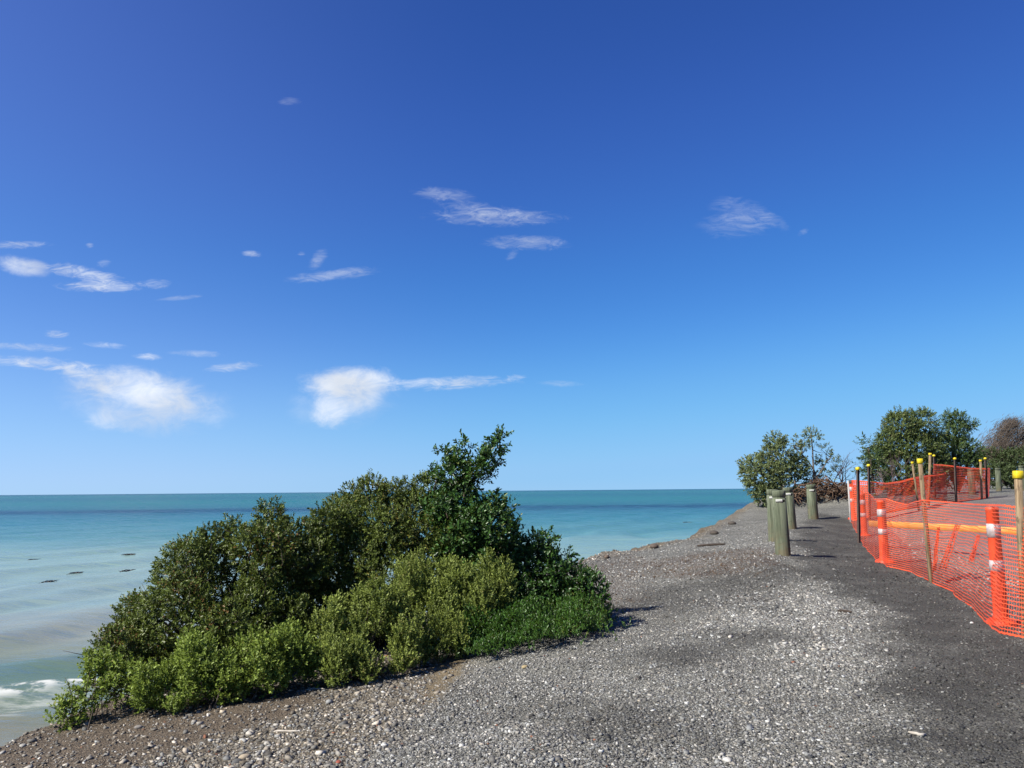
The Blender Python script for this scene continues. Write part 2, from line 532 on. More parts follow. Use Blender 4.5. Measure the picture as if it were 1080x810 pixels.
r3 = n.node("ShaderNodeSeparateColor"); n.put(r3, 0, v3.outputs["Color"])
c_grey = n.ramp(r1.outputs[0], [(0, (.055, .053, .050, 1)), (.35, (.13, .127, .118, 1)), (.7, (.235, .23, .212, 1)), (.9, (.38, .37, .345, 1)), (1, (.62, .61, .58, 1))])
c_fine = n.ramp(r2.outputs[0], [(0, (.06, .058, .054, 1)), (.5, (.15, .146, .136, 1)), (1, (.34, .33, .305, 1))])
col = n.mix(n.mapr(n.noise(P, 40, 3), .4, .6), c_grey, c_fine)
big = n.noise(P, 0.9, 5, 0.6)
col = n.mix(1.0, col, n.ramp(big, [(.3, g4(.72)), (.5, g4(1.0)), (.7, g4(1.22))]), 'MULTIPLY')
# pebbly bank: browner, larger stones
c_bank = n.ramp(r3.outputs[1], [(0, (.05, .042, .034, 1)), (.4, (.12, .10, .08, 1)), (.75, (.20, .175, .145, 1)), (1, (.36, .33, .29, 1))])
c_bank = n.mix(n.mapr(n.noise(P, 22, 3), .42, .58), c_bank, n.mix(1.0, c_fine, (1.0, .85, .68, 1), 'MULTIPLY'))
col = n.mix(n.attr("bank"), col, c_bank)
c_soil = n.mix(n.mapr(n.noise(P, 26, 7, .75), .3, .7), (.060, .044, .032, 1), (.20, .155, .115, 1))
col = n.mix(n.math('MULTIPLY', n.attr("soil"), 0.9), col, c_soil)
col = n.mix(n.math('MULTIPLY', n.attr("tan"), 0.75), col, n.mix(n.noise(P, 30, 4), (.19, .135, .075, 1), (.30, .235, .15, 1)))
pale = n.math('MULTIPLY', n.attr("pale"), n.mapr(n.noise(P, 2.2, 5, .7), .38, .66))
col = n.mix(n.math('MULTIPLY', pale, 0.4), col, n.mix(r1.outputs[1], (.20, .20, .19, 1), (.58, .58, .56, 1)))
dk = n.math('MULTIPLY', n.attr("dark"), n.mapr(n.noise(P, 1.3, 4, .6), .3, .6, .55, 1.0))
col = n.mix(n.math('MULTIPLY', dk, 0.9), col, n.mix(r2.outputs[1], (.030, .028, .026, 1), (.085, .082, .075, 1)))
lt = n.math('MULTIPLY', n.attr("litter"), n.mapr(n.noise(P, 16, 5, .75), .40, .54))
col = n.mix(n.math('MULTIPLY', lt, .5), col, n.mix(r2.outputs[2], (.05, .022, .014, 1), (.17, .085, .05, 1)))
hgt = n.math('ADD', n.math('MULTIPLY', v1.outputs[0], -0.016), n.math('ADD', n.math('MULTIPLY', v2.outputs[0], -0.007), n.math('MULTIPLY', n.noise(P, 35, 5, .7), 0.018)))
bmp = n.bump(hgt, 0.9, 1.0)
col = n.mix(1.0, col, (.69, .70, .655, 1), 'MULTIPLY')
nt.links.new(n.bsdf(col, 0.85, 0.25, bmp), out.inputs[0])
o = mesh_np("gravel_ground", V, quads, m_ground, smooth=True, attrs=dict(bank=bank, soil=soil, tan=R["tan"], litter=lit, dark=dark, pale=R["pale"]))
tag(o, "grey gravel ground and eroded bank along the shore", "ground", kind="structure")

# ------------------------------------------------------------------ road inside the netting
m_road, nt, out = new_mat("road"); n = N(nt)
P = n.pos()
v1 = n.voro(P, 95); r1 = n.node("ShaderNodeSeparateColor"); n.put(r1, 0, v1.outputs["Color"])
col = n.ramp(r1.outputs[0], [(0, g4(.09)), (.5, (.185, .178, .168, 1)), (1, (.33, .315, .30, 1))])
col = n.mix(1.0, col, n.ramp(n.noise(P, 0.7, 5, .6), [(.3, g4(.75)), (.7, g4(1.2))]), 'MULTIPLY')
col = n.mix(1.0, col, (.60, .58, .55, 1), 'MULTIPLY')
nt.links.new(n.bsdf(col, 0.85, 0.25, n.bump(n.math('ADD', v1.outputs[0], n.noise(P, 60, 4)), .5, .006)), out.inputs[0])
RL = np.array([(6.2, 5.0), (6.6, 9), (7.7, 13), (9.5, 18), (11.9, 23), (15.0, 28), (19.0, 33), (25.2, 40), (34, 50), (60, 80), (120, 150)], float)
tt = np.concatenate([[0], np.cumsum(np.hypot(*np.diff(RL, axis=0).T))])
ss = np.arange(0, tt[-1], 0.5)
cx_, cy_ = np.interp(ss, tt, RL[:, 0]), np.interp(ss, tt, RL[:, 1])
tx, ty = np.gradient(cx_), np.gradient(cy_); ll = np.hypot(tx, ty); tx /= ll; ty /= ll
ws = np.linspace(0, 9.0, 30)
rx = cx_[:, None] + ty[:, None] * (ws[None] + 0.25 * (fbm(ss * .8, ss * 0, seed=41)[:, None] - .5))
ry = cy_[:, None] - tx[:, None] * ws[None]
rz = ground(rx.ravel(), ry.ravel(), True) + 0.012
edge = np.minimum(np.arange(30), 29 - np.arange(30))
rz = rz.reshape(rx.shape) + np.where(edge == 0, -0.03, 0.0)[None]
idx = np.arange(rx.size).reshape(rx.shape)
quads = np.stack([idx[:-1, :-1], idx[:-1, 1:], idx[1:, 1:], idx[1:, :-1]], -1).reshape(-1, 4)
tag(mesh_np("road", np.stack([rx.ravel(), ry.ravel(), rz.ravel()], -1), quads, m_road, smooth=True), "pale grey closed road inside the orange netting", "road", kind="structure")

# ------------------------------------------------------------------ loose stones lying in the gravel
t = (1 + 5 ** .5) / 2
ICO = np.array([(-1, t, 0), (1, t, 0), (-1, -t, 0), (1, -t, 0), (0, -1, t), (0, 1, t), (0, -1, -t), (0, 1, -t), (t, 0, -1), (t, 0, 1), (-t, 0, -1), (-t, 0, 1)], float)
ICO /= np.linalg.norm(ICO[0])
ICF = np.array([(0, 11, 5), (0, 5, 1), (0, 1, 7), (0, 7, 10), (0, 10, 11), (1, 5, 9), (5, 11, 4), (11, 10, 2), (10, 7, 6), (7, 1, 8), (3, 9, 4), (3, 4, 2), (3, 2, 6), (3, 6, 8), (3, 8, 9), (4, 9, 5), (2, 4, 11), (6, 2, 10), (8, 6, 7), (9, 8, 1)])

CUB = np.array([(-1, -1, -1), (1, -1, -1), (1, 1, -1), (-1, 1, -1), (-1, -1, 1), (1, -1, 1), (1, 1, 1), (-1, 1, 1)], float)
CUF = np.array([(0, 3, 2, 1), (4, 5, 6, 7), (0, 1, 5, 4), (1, 2, 6, 5), (2, 3, 7, 6), (3, 0, 4, 7)])

def rand_rot(k):
    q = RNG.normal(size=(k, 4)); q /= np.linalg.norm(q, axis=1)[:, None]
    w, x, y, z = q.T
    return np.stack([np.stack([1 - 2 * (y * y + z * z), 2 * (x * y - z * w), 2 * (x * z + y * w)], -1),
                     np.stack([2 * (x * y + z * w), 1 - 2 * (x * x + z * z), 2 * (y * z - x * w)], -1),
                     np.stack([2 * (x * z - y * w), 2 * (y * z + x * w), 1 - 2 * (x * x + y * y)], -1)], 1)

NP_ = 330000
r = 3.6 * np.exp(RNG.random(NP_) * math.log(30 / 3.6))          # thinner with distance
a = RNG.uniform(-0.66, 0.66, NP_)
px_, py_ = r * np.sin(a), r * np.cos(a)
sdp = coast_sd(px_, py_)
kp = (sdp > -1.2) & (RNG.random(NP_) < np.where(r < 14, 1, .6))
# fewer where the fine dark grit and the painted corner shade lie
px_, py_, r, sdp = px_[kp], py_[kp], r[kp], sdp[kp]
RP = regions(px_, py_)
roadp = (px_ - np.interp(py_, RL[:, 1], RL[:, 0])) > 0.0
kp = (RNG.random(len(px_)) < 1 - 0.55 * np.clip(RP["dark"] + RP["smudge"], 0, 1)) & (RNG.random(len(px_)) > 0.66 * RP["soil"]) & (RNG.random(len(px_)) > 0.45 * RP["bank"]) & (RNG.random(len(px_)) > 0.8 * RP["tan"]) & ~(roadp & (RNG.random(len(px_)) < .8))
px_, py_, r, sdp = px_[kp], py_[kp], r[kp], sdp[kp]
RP = {k: v[kp] for k, v in RP.items()}
K = len(px_)
bankp = np.maximum(RP["bank"], 1 - sstep(0, .6, sdp))
size = np.exp(RNG.normal(0, 0.36 + .12 * bankp, K)) * (0.0056 + 0.0012 * bankp + 0.0018 * RP["pale"]) * np.clip(r / 9, 1, 1.6)
size = np.minimum(size, 0.024)
pz_ = ground(px_, py_)
sc3 = np.stack([RNG.uniform(.8, 1.5, K), RNG.uniform(.6, 1.05, K), RNG.uniform(.35, .75, K)], -1) * size[:, None]
base = CUB[None] * (1 + 0.75 * (RNG.random((K, 8, 3)) - .5)) * sc3[:, None] * .8
yaw = RNG.uniform(0, 6.28, K); tl = RNG.normal(0, .3, K)
cy0, sy0 = np.cos(yaw)[:, None], np.sin(yaw)[:, None]
bx, by, bz = base[..., 0], base[..., 1], base[..., 2]
bx, bz = bx * np.cos(tl)[:, None] - bz * np.sin(tl)[:, None], bx * np.sin(tl)[:, None] + bz * np.cos(tl)[:, None]
PV = np.stack([px_[:, None] + bx * cy0 - by * sy0, py_[:, None] + bx * sy0 + by * cy0, (pz_ + sc3[:, 2] * .35)[:, None] + bz], -1)
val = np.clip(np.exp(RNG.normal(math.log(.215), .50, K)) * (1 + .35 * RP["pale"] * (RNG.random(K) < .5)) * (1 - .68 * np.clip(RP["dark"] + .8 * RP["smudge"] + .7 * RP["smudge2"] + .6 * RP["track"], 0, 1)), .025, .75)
white = RNG.random(K) < .004 + .03 * RP["pale"]
val = np.where(white, RNG.uniform(.45, .7, K) * (1 - .4 * RP["dark"]), val)
warm = np.clip(RNG.normal(.022, .035, K) + .13 * bankp * RNG.random(K), -.02, .22)
rust = RNG.random(K) < .002 + .008 * bankp
cc = np.stack([val * (1 + warm), val, val * (1 - 1.1 * warm), np.ones(K)], -1)
cc[rust] = np.array([.20, .085, .05, 1]) * RNG.uniform(.6, 1.5, (rust.sum(), 1)); cc[:, 3] = 1
lb = RNG.random(K) < .32 * np.maximum(RP["litter"], .6 * RP["litter2"])
cc[lb, :3] = np.array([.100, .066, .040]) * RNG.uniform(.5, 1.7, (lb.sum(), 1))
m_peb, nt, out = new_mat("pebble"); n = N(nt)
pc = n.node("ShaderNodeAttribute", attribute_name="tone").outputs[0]
pc = n.mix(1.0, pc, n.ramp(n.noise(n.pos(), 160, 3), [(.3, g4(.75)), (.7, g4(1.2))]), 'MULTIPLY')
pc = n.mix(1.0, pc, (.655, .662, .625, 1), 'MULTIPLY')
nt.links.new(n.bsdf(pc, 0.75, 0.3), out.inputs[0])
faces = (CUF[None] + (np.arange(K) * 8)[:, None, None]).reshape(-1, 4)
tag(mesh_np("pebbles", PV.reshape(-1, 3), faces, m_peb, smooth=False, attrs=dict(tone=np.repeat(cc, 8, axis=0))), "loose grey pebbles scattered over the gravel", "pebbles", kind="stuff")

# ------------------------------------------------------------------ sea
xs = graded(-30000, 30000, -40, 30, 0.45, 1.10, 4000)
ys = graded(-3000, 40000, 6, 46, 0.30, 1.055, 4000)
X, Y = np.meshgrid(xs, ys)
x, y = X.ravel(), Y.ravel()
s = -coast_sd(x, y)
keepv = s > -2
sw = fbm(x * .05, y * .05, seed=51) - .47
ph = (s + sw * 16)
fade = np.exp(-np.maximum(s, 0) / 90) * sstep(2, 8, s)
z = SEA_Z + fade * (0.10 * np.sin(ph * 2 * math.pi / 7.5) + 0.06 * np.sin(ph * 2 * math.pi / 3.1 + 3 * sw)) + fade * .12 * (fbm(x * .8, y * .8, seed=55) - .47)
crest = 0.45 * np.exp(-((s - 175 - 30 * sw) / 5.0) ** 2) * sstep(.35, .6, vnoise(x * .012, y * .02, seed=58))
z = z + crest + 0.25 * np.exp(-((s - 240 - 40 * sw) / 7.0) ** 2) * sstep(.3, .6, vnoise(x * .009, y * .02, seed=59))
idx = np.arange(len(x)).reshape(len(ys), len(xs))
quads = np.stack([idx[:-1, :-1], idx[:-1, 1:], idx[1:, 1:], idx[1:, :-1]], -1).reshape(-1, 4)
quads = quads[keepv[quads].all(1)]
used = np.unique(quads); remap = np.full(len(x), -1); remap[used] = np.arange(len(used))
V = np.stack([x, y, z], -1)[used]; quads = remap[quads]
m_sea, nt, out = new_mat("sea_water"); n = N(nt)
P = n.pos()
sh = n.attr("shore")
eff = n.attr("reach")
lg = n.math('LOGARITHM', n.math('MULTIPLY', eff, n.math('MULTIPLY_ADD', n.math('SUBTRACT', n.noise(n.vmath('MULTIPLY', P, (.35, 1, 1)), .16, 4, .62), .5), .42, 1.0)), 10.0)
# log10 of the distance over the water, divided by four
wc = n.ramp(n.math('DIVIDE', lg, 4.0), [
    (.25, (.215, .19, .10, 1)), (.268, (.21, .205, .13, 1)), (.283, (.125, .195, .135, 1)), (.296, (.13, .20, .15, 1)), (.305, (.20, .235, .16, 1)), (.318, (.28, .30, .245, 1)), (.332, (.285, .32, .275, 1)), (.345, (.265, .355, .33, 1)),
    (.385, (.265, .38, .345, 1)), (.42, (.21, .35, .34, 1)), (.445, (.10, .255, .275, 1)), (.49, (.045, .19, .235, 1)), (.525, (.028, .14, .20, 1)), (.545, (.008, .052, .105, 1)), (.565, (.024, .14, .175, 1)), (.61, (.024, .165, .18, 1)), (.68, (.020, .13, .165, 1)), (.75, (.024, .155, .17, 1)), (1, (.012, .075, .11, 1))])
# shading of the ripples painted into the water colour, in streaks along the shore
st = n.noise(n.vmath('MULTIPLY', P, (.22, .75, 1)), .55, 5, .65)
wc = n.mix(n.math('MULTIPLY', n.mapr(st, .52, .72), .35), wc, n.mix(1.0, wc, (.55, .75, .85, 1), 'MULTIPLY'))
st2 = n.noise(n.vmath('MULTIPLY', P, (.35, 1.1, 1)), 2.3, 4, .65)  # finer ripple shading, also put into the colour
wc = n.mix(n.math('MULTIPLY', n.mapr(st2, .50, .68), n.mapr(eff, 20, 120, .38, .18)), wc, n.mix(1.0, wc, (.62, .74, .80, 1), 'MULTIPLY'))
# foam
lace = n.voro(n.vmath('ADD', P, n.vmath('SCALE', n.noise(P, 1.6, 4, .6, out=1), None, .9)), 1.5, 'DISTANCE_TO_EDGE')
le = n.mapr(n.math('ADD', lace.outputs[0], n.math('MULTIPLY', n.noise(P, 9, 4, .7), .22)), .10, .22, 1, 0)
shw = n.math('ADD', n.math('ADD', sh, n.mapr(eff, 14, 20, 0, 40)), n.math('MULTIPLY', n.math('SUBTRACT', n.noise(P, .35, 3), .5), 3.2))
band1 = n.math('MULTIPLY', n.mapr(shw, 5.6, 6.2), n.mapr(shw, 6.6, 7.6, 1, 0))
band2 = n.math('MULTIPLY', n.mapr(shw, 7.0, 7.6), n.mapr(shw, 7.7, 8.0, 1, 0))
foam = n.math('MINIMUM', n.math('ADD', n.math('MULTIPLY', n.math('MULTIPLY', band1, .5), n.mapr(n.noise(n.vmath('MULTIPLY', P, (.5, 1.6, 1)), 2.2, 6, .75), .42, .62)), n.math('MULTIPLY', band2, n.mapr(n.noise(P, 2.0, 4, .7), .4, .55))), 1.0)
col = n.mix(n.math('MULTIPLY', foam, .85), wc, (.80, .80, .77, 1))
w1 = n.noise(n.vmath('MULTIPLY', P, (.55, 1.4, 1)), 1.5, 6, .68)
w2 = n.noise(n.vmath('MULTIPLY', P, (.5, 1.2, 1)), .35, 4, .6)
w2 = n.noise(n.vmath('MULTIPLY', P, (.28, 1.0, 1)), .55, 4, .6)
w3 = n.noise(n.vmath('MULTIPLY', P, (.22, 1.0, 1)), .085, 4, .6)
hgt = n.math('ADD', n.math('MULTIPLY', w1, .10), n.math('ADD', n.math('MULTIPLY', n.math('MULTIPLY', w2, 1.0), n.mapr(eff, 14, 50, .28, 1.0)), n.math('MULTIPLY', n.math('MULTIPLY', w3, 6.0), n.mapr(eff, 30, 140))))
bmp = n.bump(hgt, .9, 1.0)
dif = n.node("ShaderNodeBsdfDiffuse"); n.put(dif, 0, n.mix(1.0, col, (.66, .67, .66, 1), 'MULTIPLY')); n.put(dif, 2, n.bump(hgt, .2, 1.0))
gl = n.node("ShaderNodeBsdfGlossy"); n.put(gl, 0, (1, 1, 1, 1)); n.put(gl, 1, .14); n.put(gl, "Normal", bmp)
fr = n.node("ShaderNodeFresnel"); n.put(fr, 0, 1.333); n.put(fr, 1, bmp)
fac = n.math('MULTIPLY', n.math('MINIMUM', fr.outputs[0], .46), n.math('SUBTRACT', 1, n.math('MULTIPLY', foam, .8)))
ms = n.node("ShaderNodeMixShader"); n.put(ms, 0, fac); n.put(ms, 1, dif.outputs[0]); n.put(ms, 2, gl.outputs[0])
nt.links.new(ms.outputs[0], out.inputs[0])
tag(mesh_np("sea", V, quads, m_sea, smooth=True, attrs=dict(shore=s[used], reach=np.maximum(.95 * y[used] + .06 * s[used], 4))), "turquoise sea, milky near the shore", "sea", kind="structure")

def sea_at(px_, py_):
    k = np.argmin((V[:, 0] - px_) ** 2 + (V[:, 1] - py_) ** 2)
    return V[k, 2]

# floating kelp: dark ragged rafts
m_kelp = simple_mat("kelp", (.012, .014, .012, 1), (.04, .032, .02, 1), 6, .3, .5)
KELP = [(96, 590, .30, "long dark raft of kelp floating nearest the shrub"), (42, 602.5, .20, "small dark kelp raft floating between two others"), (29, 588, .16, "dark kelp raft floating at the left, thin and pale edged"),
        (82, 602, .18, "dark kelp raft floating on the milky water nearest the beach"), (137, 586, .22, "dark kelp raft floating beside the shrub's left edge"), (52, 615, .16, "tiny dark kelp raft floating closest to the foam")]
KELP = [(136, 586, .42, "longest dark raft of kelp, floating nearest the shrub"), (80, 602, .28, "dark raft of kelp below and left of the longest one"),
        (35, 588, .28, "thin dark raft of kelp level with the longest one, farther left"), (51, 615, .22, "small dark raft of kelp closest to the milky water"), (135, 600.5, .3, "faint dark raft of kelp just below the longest one"),
        (725, 551, .5, "dark raft of kelp off the gravel bank, in front of the dark swell")]
for kx, ky, hl, lab in KELP:
    d = ray(kx, ky); p = CAM + d * ((SEA_Z + .05 - EYE) / d[2])
    mb = MB()
    for q in range(9):
        w0 = RNG.uniform(-.4, .4); L = hl * RNG.uniform(.6, 1.0); yy0 = RNG.normal(0, .15)
        pts = [(w0 * hl + L * (tq - .5) * 1.6, yy0 + .1 * math.sin(tq * 5 + q), .02 * math.sin(tq * 9 + q) - .01) for tq in np.linspace(0, 1, 7)]
        mb.tube(pts, np.array([.012, .03, .04, .045, .04, .03, .01]) * .42, 6)
    mb.tube([(-.2 * hl, -.6, -.01), (0, -.2, 0), (.05, .2, 0), (.2 * hl, .6, -.01)], [.005, .016, .016, .005], 6)
    o = mb.build("kelp_raft", m_kelp, None, True)
    gz = float(sea_at(p[0], p[1])) + .015
    o.location = (p[0], p[1], gz)
    tag(o, lab, "kelp", "rafts of kelp on the sea")

# ------------------------------------------------------------------ foliage
def unit(v): return v / (np.linalg.norm(v, axis=-1, keepdims=True) + 1e-12)

def leaves_mesh(name, Pt, Dr, nl, leaf_len, leaf_w, shoot_len, ang, mat, parent, origin, fold=.18, curl=.15):
    """shoots: base points Pt, directions Dr, nl leaves each set in a spiral; returns one mesh of ovate leaves"""
    K = len(Pt)
    ref = np.where(np.abs(Dr[:, 2:3]) < .9, np.array([[0, 0, 1.0]]), np.array([[1.0, 0, 0]]))
    A = unit(np.cross(Dr, ref)); B = np.cross(Dr, A)
    j = np.arange(nl)
    th = j[None] * 2.39996 + RNG.uniform(0, 6.28, (K, 1)) + RNG.normal(0, .25, (K, nl))
    tt_ = (j[None] + .5) / nl
    rad = A[:, None] * np.cos(th)[..., None] + B[:, None] * np.sin(th)[..., None]
    al = ang * (1.15 - .65 * tt_) + RNG.normal(0, .18, (K, nl))
    ld_ = Dr[:, None] * np.cos(al)[..., None] + rad * np.sin(al)[..., None]
    nd = Dr[:, None] * np.sin(al)[..., None] - rad * np.cos(al)[..., None]
    sl = shoot_len * RNG.uniform(.7, 1.3, (K, 1))
    b0 = Pt[:, None] + Dr[:, None] * (tt_ * sl)[..., None]
    ln = leaf_len * (RNG.uniform(.6, 1.25, (K, 1)) * RNG.uniform(.6, 1.2, (K, nl)))[..., None]; wd = ln * leaf_w
    tw = RNG.normal(0, .35, (K, nl))[..., None]
    sd_ = np.cross(ld_, nd)
    sd_, nd = sd_ * np.cos(tw) + nd * np.sin(tw), nd * np.cos(tw) - sd_ * np.sin(tw)
    f = nd * wd * fold
    tip = b0 + ld_ * ln - nd * ln * curl
    v = np.stack([b0, b0 + ld_ * ln * .33 + sd_ * wd * .5 + f, b0 + ld_ * ln * .74 + sd_ * wd * .42 + f - nd * ln * curl * .5, tip,
                  b0 + ld_ * ln * .74 - sd_ * wd * .42 + f - nd * ln * curl * .5, b0 + ld_ * ln * .33 - sd_ * wd * .5 + f], 2).reshape(-1, 3)
    nlv = K * nl
    q = np.array([(0, 3, 2, 1), (0, 5, 4, 3)])
    faces = (q[None] + (np.arange(nlv) * 6)[:, None, None]).reshape(-1, 4)
    young = np.repeat(np.broadcast_to(tt_ ** 2, (K, nl)).ravel(), 6)
    return mesh_np(name, v - origin, faces, mat, parent, attrs=dict(young=young))

def crown_points(blobs, dens, up_bias=.35, jit=.35, shell=.16, lump=.30, lump_s=2.6, fill=.25, seed=0, gap=0.0, floor=True):
    """blobs: (centre, radii) ; shoots spread on the uneven skin of the joined blobs and some inside"""
    Ps, Ds = [], []
    for bi, (c, rr) in enumerate(blobs):
        c = np.asarray(c, float); rr = np.asarray(rr, float)
        area = 4 * math.pi * ((rr[0] * rr[1]) ** 1.6 / 3 + (rr[0] * rr[2]) ** 1.6 / 3 + (rr[1] * rr[2]) ** 1.6 / 3) ** (1 / 1.6)
        k = max(6, int(area * dens))
        kf = int(k * fill)
        d = unit(RNG.normal(size=(k + kf, 3)))
        rad = np.concatenate([1 - np.abs(RNG.normal(0, shell, k)), RNG.random(kf) ** .5 * .85])
        p0 = c + d * rr
        ln = fbm(p0[:, 0] * lump_s, p0[:, 1] * lump_s, p0[:, 2] * lump_s, 3, seed=seed + 71) - .44
        rad = rad * (1 + lump * 2 * ln)
        p = c + d * rr * rad[:, None]
        nrm = unit(d / rr)
        ok = np.ones(len(p), bool)
        for bj, (c2, r2) in enumerate(blobs):
            if bj != bi:
                qd = np.linalg.norm((p - np.asarray(c2)) / np.asarray(r2), axis=1)
                ok &= (qd > .72) | (RNG.random(len(p)) < .12)
        if gap > 0:
            gn = fbm(p[:, 0] * lump_s * 1.7 + 9, p[:, 1] * lump_s * 1.7, p[:, 2] * lump_s * 1.7, 3, seed=seed + 91)
            ok &= gn > gap
        if floor:
            ok &= p[:, 2] > ground(p[:, 0], p[:, 1]) + .01
        Ps.append(p[ok]); Ds.append(unit(nrm[ok] + np.array([0, 0, up_bias]) + RNG.normal(0, jit, (ok.sum(), 3))))
    return np.concatenate(Ps), np.concatenate(Ds)

def limbs(mb, root, tips, r0, r1, bend=.06, n_seg=7, spread=.15, k=6):
    for tp in tips:
        tp = np.asarray(tp, float); b = np.asarray(root, float) + RNG.normal(0, spread, 3) * np.array([1, 1, 0])
        L = np.linalg.norm(tp - b)
        tq = np.linspace(0, 1, n_seg)[:, None]
        mid = RNG.normal(0, bend, 3) * L
        wob = RNG.normal(0, .02, (n_seg, 3)) * L; wob[0] = 0
        pts = b + (tp - b) * tq + mid * np.sin(tq * math.pi) + wob + np.array([0, 0, .08 * L]) * np.sin(tq * math.pi)
        mb.tube(pts, r0 + (r1 - r0) * tq[:, 0] ** .7, k)

def blob(px, py, Y, rpx, sx=1, sy=1, sz=1):
    m = rpx * Y / F
    return (at(px, py, Y), np.array([m * sx, m * sy, m * sz]))

m_bark = simple_mat("bark", (.045, .034, .026, 1), (.13, .105, .085, 1), 14, .85, .2, (1, 1, .3), .5, .01)
m_twig = simple_mat("dry_twig", (.10, .07, .05, 1), (.24, .18, .13, 1), 20, .85, .2)

def clump(blobs, n_per, r0, r1, zs=1.0, up=0.3, keep=.74, xs=1.0):
    """smaller leafy clumps standing out of the main masses"""
    out = []
    for c, rr in blobs:
        out.append((c, rr * keep))
        k = max(2, int(n_per * (rr[0] * rr[2]) / .25))
        for i in range(k):
            d = unit(RNG.normal(size=3) + np.array([0, -.25, up]))
            q = c + d * rr * RNG.uniform(.72, 1.0)
            m = RNG.uniform(r0, r1)
            out.append((q, np.array([m * xs, m * xs, m * zs * RNG.uniform(.8, 1.25)])))
    return out

def shrub(name, label, cat, blobs, mat, dens, leaf_len, leaf_w, shoot, nl, ang, up_bias=.35, jit=.35, shell=.14, lump=.30, lump_s=2.6, fill=.3, gap=0, group=None, seed=0,
          n_limbs=14, limb_r=.022, root=None, twigs=0, bark=None, fold=.18, curl=.15, limb_tip=.6, floor=True, trunk=None, stemname="stem", leafname="foliage", tr0=.1):
    cs = np.array([b[0] for b in blobs])
    if root is None:
        root = np.array([cs[:, 0].mean(), cs[:, 1].mean()])
    org = np.array([root[0], root[1], G(root[0], root[1]) - .02])
    t_ = thing(name, label, cat, org, group)
    Pt, Dr = crown_points(blobs, dens, up_bias, jit, shell, lump, lump_s, fill, seed, gap, floor)
    leaves_mesh(leafname, Pt, Dr, nl, leaf_len, leaf_w, shoot, ang, mat, t_, org, fold, curl)
    mb = MB()
    sel = RNG.choice(len(Pt), min(n_limbs, len(Pt)), replace=False)
    if trunk is None:
        tips = []
        for i in sel:
            bi = np.argmin([np.linalg.norm((Pt[i] - b[0]) / b[1]) for b in blobs])
            tips.append(blobs[bi][0] + (Pt[i] - blobs[bi][0]) * limb_tip - org)
        limbs(mb, (0, 0, 0), tips, limb_r, limb_r * .3)
    else:
        forks = []
        for pl, r0, r1 in trunk:
            pl = np.asarray(pl, float) - org
            mb.tube(pl, np.linspace(r0, r1, len(pl)), 8); forks += list(pl[len(pl) // 2:])
        forks = np.array(forks)
        for i in sel:
            bi = np.argmin([np.linalg.norm((Pt[i] - b[0]) / b[1]) for b in blobs])
            tp = blobs[bi][0] + (Pt[i] - blobs[bi][0]) * limb_tip - org
            fk = forks[np.argmin(np.linalg.norm(forks - tp, axis=1) + RNG.uniform(0, .4, len(forks)))]
            limbs(mb, fk, [tp], limb_r, limb_r * .25, spread=.0)
    if twigs:
        sel = RNG.choice(len(Pt), min(twigs, len(Pt)), replace=False)
        for i in sel:
            p = Pt[i] - org; L = shoot * (RNG.uniform(1.2, 2.4) if RNG.random() < .7 else RNG.uniform(2.5, 4.5))
            e = unit(Dr[i] + RNG.normal(0, .25, 3))
            mb.tube([p - e * L * .5, p + e * L * .2 + RNG.normal(0, .01, 3), p + e * L * .7], [.004, .003, .0015], 4)
    mb.build(stemname, bark or m_bark, t_, True)
    RNG.bit_generator.state = np.random.default_rng(1000 + seed).bit_generator.state
    return t_

L_dark = leaf_mat("leaf_dark_small", (0.0180, 0.0372, 0.0084, 1), (.145, .188, .038, 1), (.24, .12, .045, 1), .035, .40, .18)
L_olive = leaf_mat("leaf_olive", (0.0300, 0.0510, 0.0108, 1), (.165, .215, .045, 1), (.30, .25, .05, 1), .05, .45, .20)
L_gloss = leaf_mat("leaf_glossy", (0.0090, 0.0300, 0.0072, 1), (.058, .135, .026, 1), (.16, .19, .04, 1), .02, .38, .16, .32)
L_spray = leaf_mat("leaf_spray", (.075, .120, .022, 1), (.310, .375, .085, 1), (.32, .30, .09, 1), .03, .50, .32)
L_spray2 = leaf_mat("leaf_spray_yellow", (.065, .115, .020, 1), (.290, .385, .068, 1), (.30, .30, .07, 1), .03, .45, .32)
L_mat = leaf_mat("leaf_mat_green", (.035, .095, .014, 1), (.085, .190, .030, 1), (.26, .30, .08, 1), .03, .38, .28, .45)

# the wind-shaped thicket on the bank, one plant at a time
shrub("coastal_shrub", "big rounded dark green shrub nearest the sea, with tiny leaves and reddish tips", "shrub",
      clump([blob(186, 664, 7.8, 66), blob(270, 588, 8.5, 46), blob(142, 696, 7.4, 38), blob(316, 582, 8.8, 44), blob(268, 648, 8.1, 48), blob(188, 618, 8.1, 36), blob(236, 690, 7.5, 46), blob(228, 592, 8.4, 24), blob(345, 560, 9.0, 26), blob(262, 676, 8.3, 40), blob(296, 664, 8.6, 36)], 9, .09, .21),
      L_dark, 380, .030, .52, .085, 12, 1.0, seed=1, lump=.34, n_limbs=40, twigs=160, fill=.18)
shrub("coastal_shrub", "olive green small-leaved shrub with yellowing tips in the middle of the thicket", "shrub",
      clump([blob(398, 552, 9.5, 44), blob(440, 552, 9.5, 42), blob(374, 588, 9.2, 36), blob(462, 600, 9.2, 40), blob(415, 618, 9.0, 46), blob(362, 542, 9.6, 18), blob(344, 606, 9.4, 40), blob(336, 640, 9.2, 34), blob(392, 640, 9.0, 30)], 10, .09, .20),
      L_olive, 400, .030, .48, .085, 12, .95, seed=2, lump=.34, n_limbs=30, twigs=110, fill=.18)
